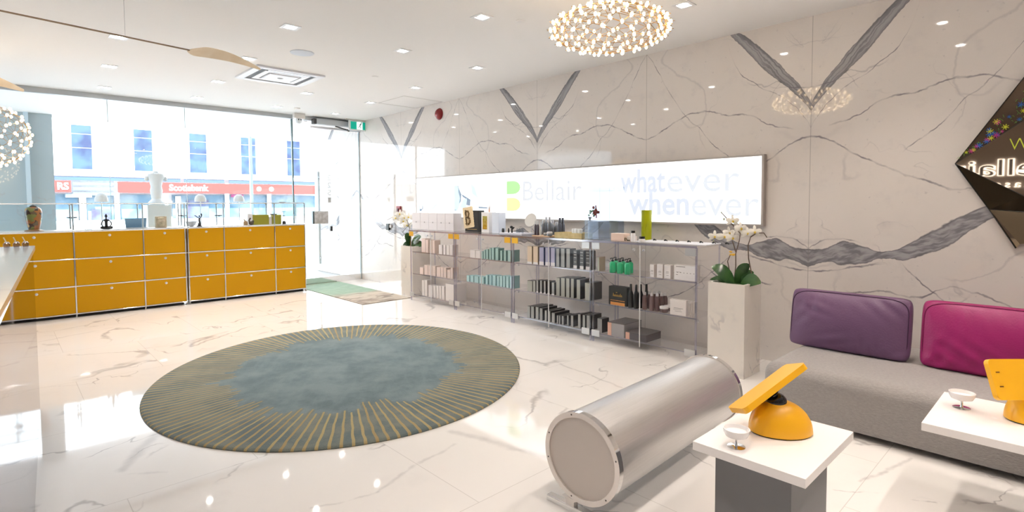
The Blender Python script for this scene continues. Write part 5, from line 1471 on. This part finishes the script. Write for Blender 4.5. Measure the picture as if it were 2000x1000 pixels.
# ------------------------------------------------------------------ side tables, yellow stands, dishes
def side_table(x0, x1, y0, y1, label, ped=None):
    t = thing('side_table', ((x0+x1)/2, (y0+y1)/2, 0), label, 'table')
    a, c = (x1-x0)/2, (y1-y0)/2
    obj('table_top', box(B(), -a, a, -c, c, .415, .45, bev=.0015), mat('white_laminate', (.88, .85, .84), .3), t)
    b = B(); box(b, -a+.085, a-.075, *(ped or (-c+.075, c-.055)), 0, .415, bev=.001); obj('pedestal', b, GREYP, t)
    return t
side_table(2.0, 2.565, .64, 1.062, 'white topped side table on a grey block, in front of the metal cylinder')
side_table(2.885, 3.44, -.50, .465, 'white topped side table in front of the sofa at the right edge', (-.40, .04))
def stand(x, y, z, rz, tilt, rx, label, face=-1):
    t = thing('display_stand', (x, y, z), label, 'stand', rz=rz)
    b = B()
    # egg shaped dome
    n, mseg = 14, 40
    rings = []
    for i in range(n+1):
        ph = PI/2*i/n
        rr = math.cos(ph)**.92; zz = math.sin(ph)
        ring = []
        for q in range(mseg):
            a = 2*PI*q/mseg
            xx = .128*rr*math.cos(a)+.020*(1-rr)*-1.2; yy = .098*rr*math.sin(a)
            ring.append(b.verts.new((xx, yy, .006+.130*zz)))
        rings.append(ring)
    for r1, r2 in zip(rings, rings[1:]):
        for q in range(mseg): b.faces.new((r1[q], r1[(q+1) % mseg], r2[(q+1) % mseg], r2[q]))
    b.faces.new(rings[0][::-1]); b.faces.new(rings[-1])
    bmesh.ops.remove_doubles(b, verts=b.verts[:], dist=.0004)
    obj('dome_base', b, YEL2, t, smooth=True)
    b = B(); lathe(b, [(1, 0), (1, .007)], seg=40); bmesh.ops.scale(b, vec=(.122, .092, 1), verts=b.verts[:]); obj('base_rim', b, BLACKM, t)
    b = B(); sphere(b, (-.02, 0, .130), .042, 1, 1, .82, 24, 16); obj('ball_joint', b, mat('gloss_black', (.008, .008, .008), .08), t, smooth=True)
    pc = Vector((-.058, 0, .184))
    Mp = Matrix.Translation(pc) @ Matrix.Rotation(rx, 4, 'X') @ Matrix.Rotation(tilt, 4, 'Y')
    b = B(); tube(b, [(-.02, 0, .135), Mp @ Vector((0, 0, -.02))], .020, 14); lathe(b, [(.030, -.032), (.052, -.016), (.052, -.012)], seg=24, M=Mp); obj('joint_cup', b, mat('gloss_black'), t, smooth=True)
    b = B()
    pts = []
    HX, HY = .164, .086
    for cx_, cy_, a0 in ((HX-.02, HY-.02, 0), (-HX+.02, HY-.02, 90), (-HX+.02, -HY+.02, 180), (HX-.02, -HY+.02, 270)):
        for q in range(6):
            a = math.radians(a0+90*q/5); pts.append((cx_+.02*math.cos(a), cy_+.02*math.sin(a)))
    prism(b, pts, (0, 0, -.012), (1, 0, 0), (0, 1, 0), (0, 0, 1), .024)
    bmesh.ops.transform(b, matrix=Mp, verts=b.verts[:]); obj('tilted_panel', b, YEL2, t)
    b = B()
    for sx_ in (-HX+.03, ):
        for sy_ in (-.03, .03):
            box(b, sx_-.008, sx_+.008, sy_-.002, sy_+.002, *((-.0135, -.011) if face < 0 else (.011, .0135)))
    bmesh.ops.transform(b, matrix=Mp, verts=b.verts[:]); obj('vent_slot', b, mat('slot_brown', (.15, .06, .01), .5), t)
    return t
stand(2.352, .855, .45, -YAW, math.radians(-33), math.radians(-19), 'yellow domed stand with black ball joint and edge-on tilted panel, nearer table')
stand(3.27, .115, .45, -YAW, math.radians(2), math.radians(68), 'yellow domed stand at the right edge with its upright panel facing the room', 1)
def dish(px, py, z, label, s=1.0):
    q = onp(px, py, 2, z)
    t = thing('pedestal_dish', q, label, 'dish')
    b = B(); lathe(b, [(.020, .038), (.040, .045), (.048, .060), (.050, .075), (.046, .075), (.042, .060), (.02, .052), (.0005, .050)], seg=32, close=False)
    obj('bowl', b, mat('white_porcelain', (.88, .86, .86), .2), t, smooth=True)
    b = B(); lathe(b, [(.034, .0), (.034, .003), (.008, .005), (.005, .010), (.005, .040), (.012, .044)], seg=24); obj('chrome_foot', b, CHROME, t, smooth=True)
dish(1438, 873, .45, 'white dish on a chrome foot beside the yellow stand, nearer table')
dish(1878, 797, .45, 'white dish on a chrome foot on the table at the right edge')

# ------------------------------------------------------------------ faceted bronze mirror
MX = 4.925
mr = thing('faceted_mirror', (MX, .1, 1.6), 'large diamond shaped bronze mirror with folded facets on the marble wall', 'mirror')
def my(px, py): q = onp(px, py, 0, MX); return (q.y, q.z)
A_ = my(1866, 320); T_ = my(2000, 152); Bm = my(1984, 485); R1 = my(2000, 235); R2 = my(2000, 383); K = my(1932, 409)
def ext(a, c, y):
    t_ = (y-a[0])/(c[0]-a[0]); return (y, a[1]+(c[1]-a[1])*t_)
yc = -.28
T2 = ext(A_, T_, .12); R1b = ext(A_, R1, .02); R2b = ext(A_, R2, .10)
mirm = NT('bronze_mirror'); mirm.b.inputs['Base Color'].default_value = (.42, .31, .22, 1); mirm.b.inputs['Metallic'].default_value = 1; mirm.b.inputs['Roughness'].default_value = .02
mird = NT('dark_reflection_mirror'); mird.b.inputs['Base Color'].default_value = (.10, .075, .045, 1); mird.b.inputs['Metallic'].default_value = 1; mird.b.inputs['Roughness'].default_value = .08  # dark reflection in this facet is put into its tint
mirs = NT('sandy_mirror'); mirs.b.inputs['Base Color'].default_value = (.50, .38, .25, 1); mirs.b.inputs['Metallic'].default_value = 1; mirs.b.inputs['Roughness'].default_value = .03
def facet(name, pts, m, lift):
    """pts (y, z); lift = depth towards the room at each corner"""
    b = B()
    a = [b.verts.new((-l, y-.1, z-1.6)) for (y, z), l in zip(pts, lift)]
    c = [b.verts.new((.024, y-.1, z-1.6)) for (y, z) in pts]
    b.faces.new(a); b.faces.new(c[::-1])
    for i in range(len(pts)): b.faces.new((a[i], a[(i+1) % len(pts)], c[(i+1) % len(pts)], c[i]))
    bmesh.ops.recalc_face_normals(b, faces=b.faces[:])
    return obj(name, b, m, mr)
TT = (.12, T2[1]); 
fu = facet('upper_facet', [A_, TT, (-.12, TT[1]), (-.12, R1b[1]+.1), R1b], mat('smoky_bronze', (.16, .11, .075), .12, .7), [.0, .012, .012, .03, .012])
fm_ = facet('middle_facet', [A_, R1b, (-.12, R1b[1]+.1), (-.12, R2b[1]-.05), R2b], mirm.m, [.012, .012, .012, .012, .012])
fd = facet('dark_facet', [A_, R2b, my(2000, 383), K], mird.m, [.002, .012, .013, .002])
fl_ = facet('lower_facet', [K, R2b, (-.12, R2b[1]-.05), (-.12, Bm[1]+.05), (Bm[0]-.02, Bm[1]+.03), Bm], mirs.m, [.004, .015, .015, .03, .012, .006])
b = B()
def edge(p, q): tube(b, [(-.014, p[0]-.1, p[1]-1.6), (-.014, q[0]-.1, q[1]-1.6)], .0025, 5)
edge(A_, TT); edge(A_, R1b); edge(A_, R2b); edge(A_, K); edge(K, Bm); edge(K, R2b)
obj('facet_edge', b, BLACKM, mr)
# painted flowers on the upper facet
rf_ = random.Random(11)
cols = [('green_paint', (.10, .32, .04)), ('pink_paint', (.50, .02, .22)), ('blue_paint', (.02, .12, .45)), ('lime_paint', (.60, .62, .03))]
bms = [B() for _ in cols]
for n in range(150):
    s_ = rf_.random()**.8; t_ = rf_.random()
    y = A_[0]+(.0-A_[0])*s_
    zlo = A_[1]+(R1b[1]-A_[1])*(y-A_[0])/(R1b[0]-A_[0]); zhi = A_[1]+(TT[1]-A_[1])*(y-A_[0])/(TT[0]-A_[0])
    z = zlo+.012+(zhi-zlo-.02)*t_*t_*.62
    if z > zhi-.01: continue
    ci = rf_.choices((0, 1, 2, 3), (8, 1.3, 1.5, 1))[0]
    if ci == 0:
        a = rf_.uniform(0, PI); L = rf_.uniform(.008, .02)
        tube(bms[0], [(-.018, y-.1, z-1.6), (-.018, y-.1+L*.5*math.cos(a), z-1.6+L*.7), (-.018, y-.1+L*math.cos(a), z-1.6+L*math.sin(a))], .0013, 4)
    else:
        r_ = rf_.uniform(.010, .020)
        bf = B()
        for q in range(7):
            a = 2*PI*q/7; p = Vector((-.018, y-.1, z-1.6)); d = Vector((0, math.cos(a), math.sin(a)))
            tube(bf, [p, p+d*r_+Vector((0, 0, .001))], r_*.14, 5)
        obj('painted_flower', bf, mat(cols[ci][0], cols[ci][1], .5), mr)
obj('painted_foliage', bms[0], mat(cols[0][0], cols[0][1], .5), mr)['kind'] = 'stuff'
for bb_ in bms[1:]: bb_.free()
q = text('painted_script', 'W', mat('lime_script', (.62, .70, .06), .5), (-.014, .265, .02), (0, -1, 0), (0, 0, 1), .10, .075, .002, off=-.015); q.parent = mr
q.location = (0, 0, .13)
# the lit sign on the opposite wall, seen in the mirror
sg = thing('lit_wall_sign', (XL, 1.0, 1.95), 'white backlit lettering on the opposite wall, seen in the bronze mirror', 'sign')
LITW = mat('lit_letters', (.3, .3, .3), .5, emit=(.92, .96, 1), es=3); LITD = mat('letter_face', (.12, .12, .14), .4)
q = text('letter_halo', 'Bellair', LITW, (.012, -.75, -.10), (0, 1, 0), (0, 0, 1), 1.52, .30, .01, off=.03); q.parent = sg
q = text('letter_face', 'Bellair', LITD, (.03, -.735, -.09), (0, 1, 0), (0, 0, 1), 1.49, .28, .02, off=-.005); q.parent = sg
q = text('small_lettering', 'Laser', LITW, (.012, -.35, -.30), (0, 1, 0), (0, 0, 1), .62, .12, .01, off=.0, spacing=1.3); q.parent = sg
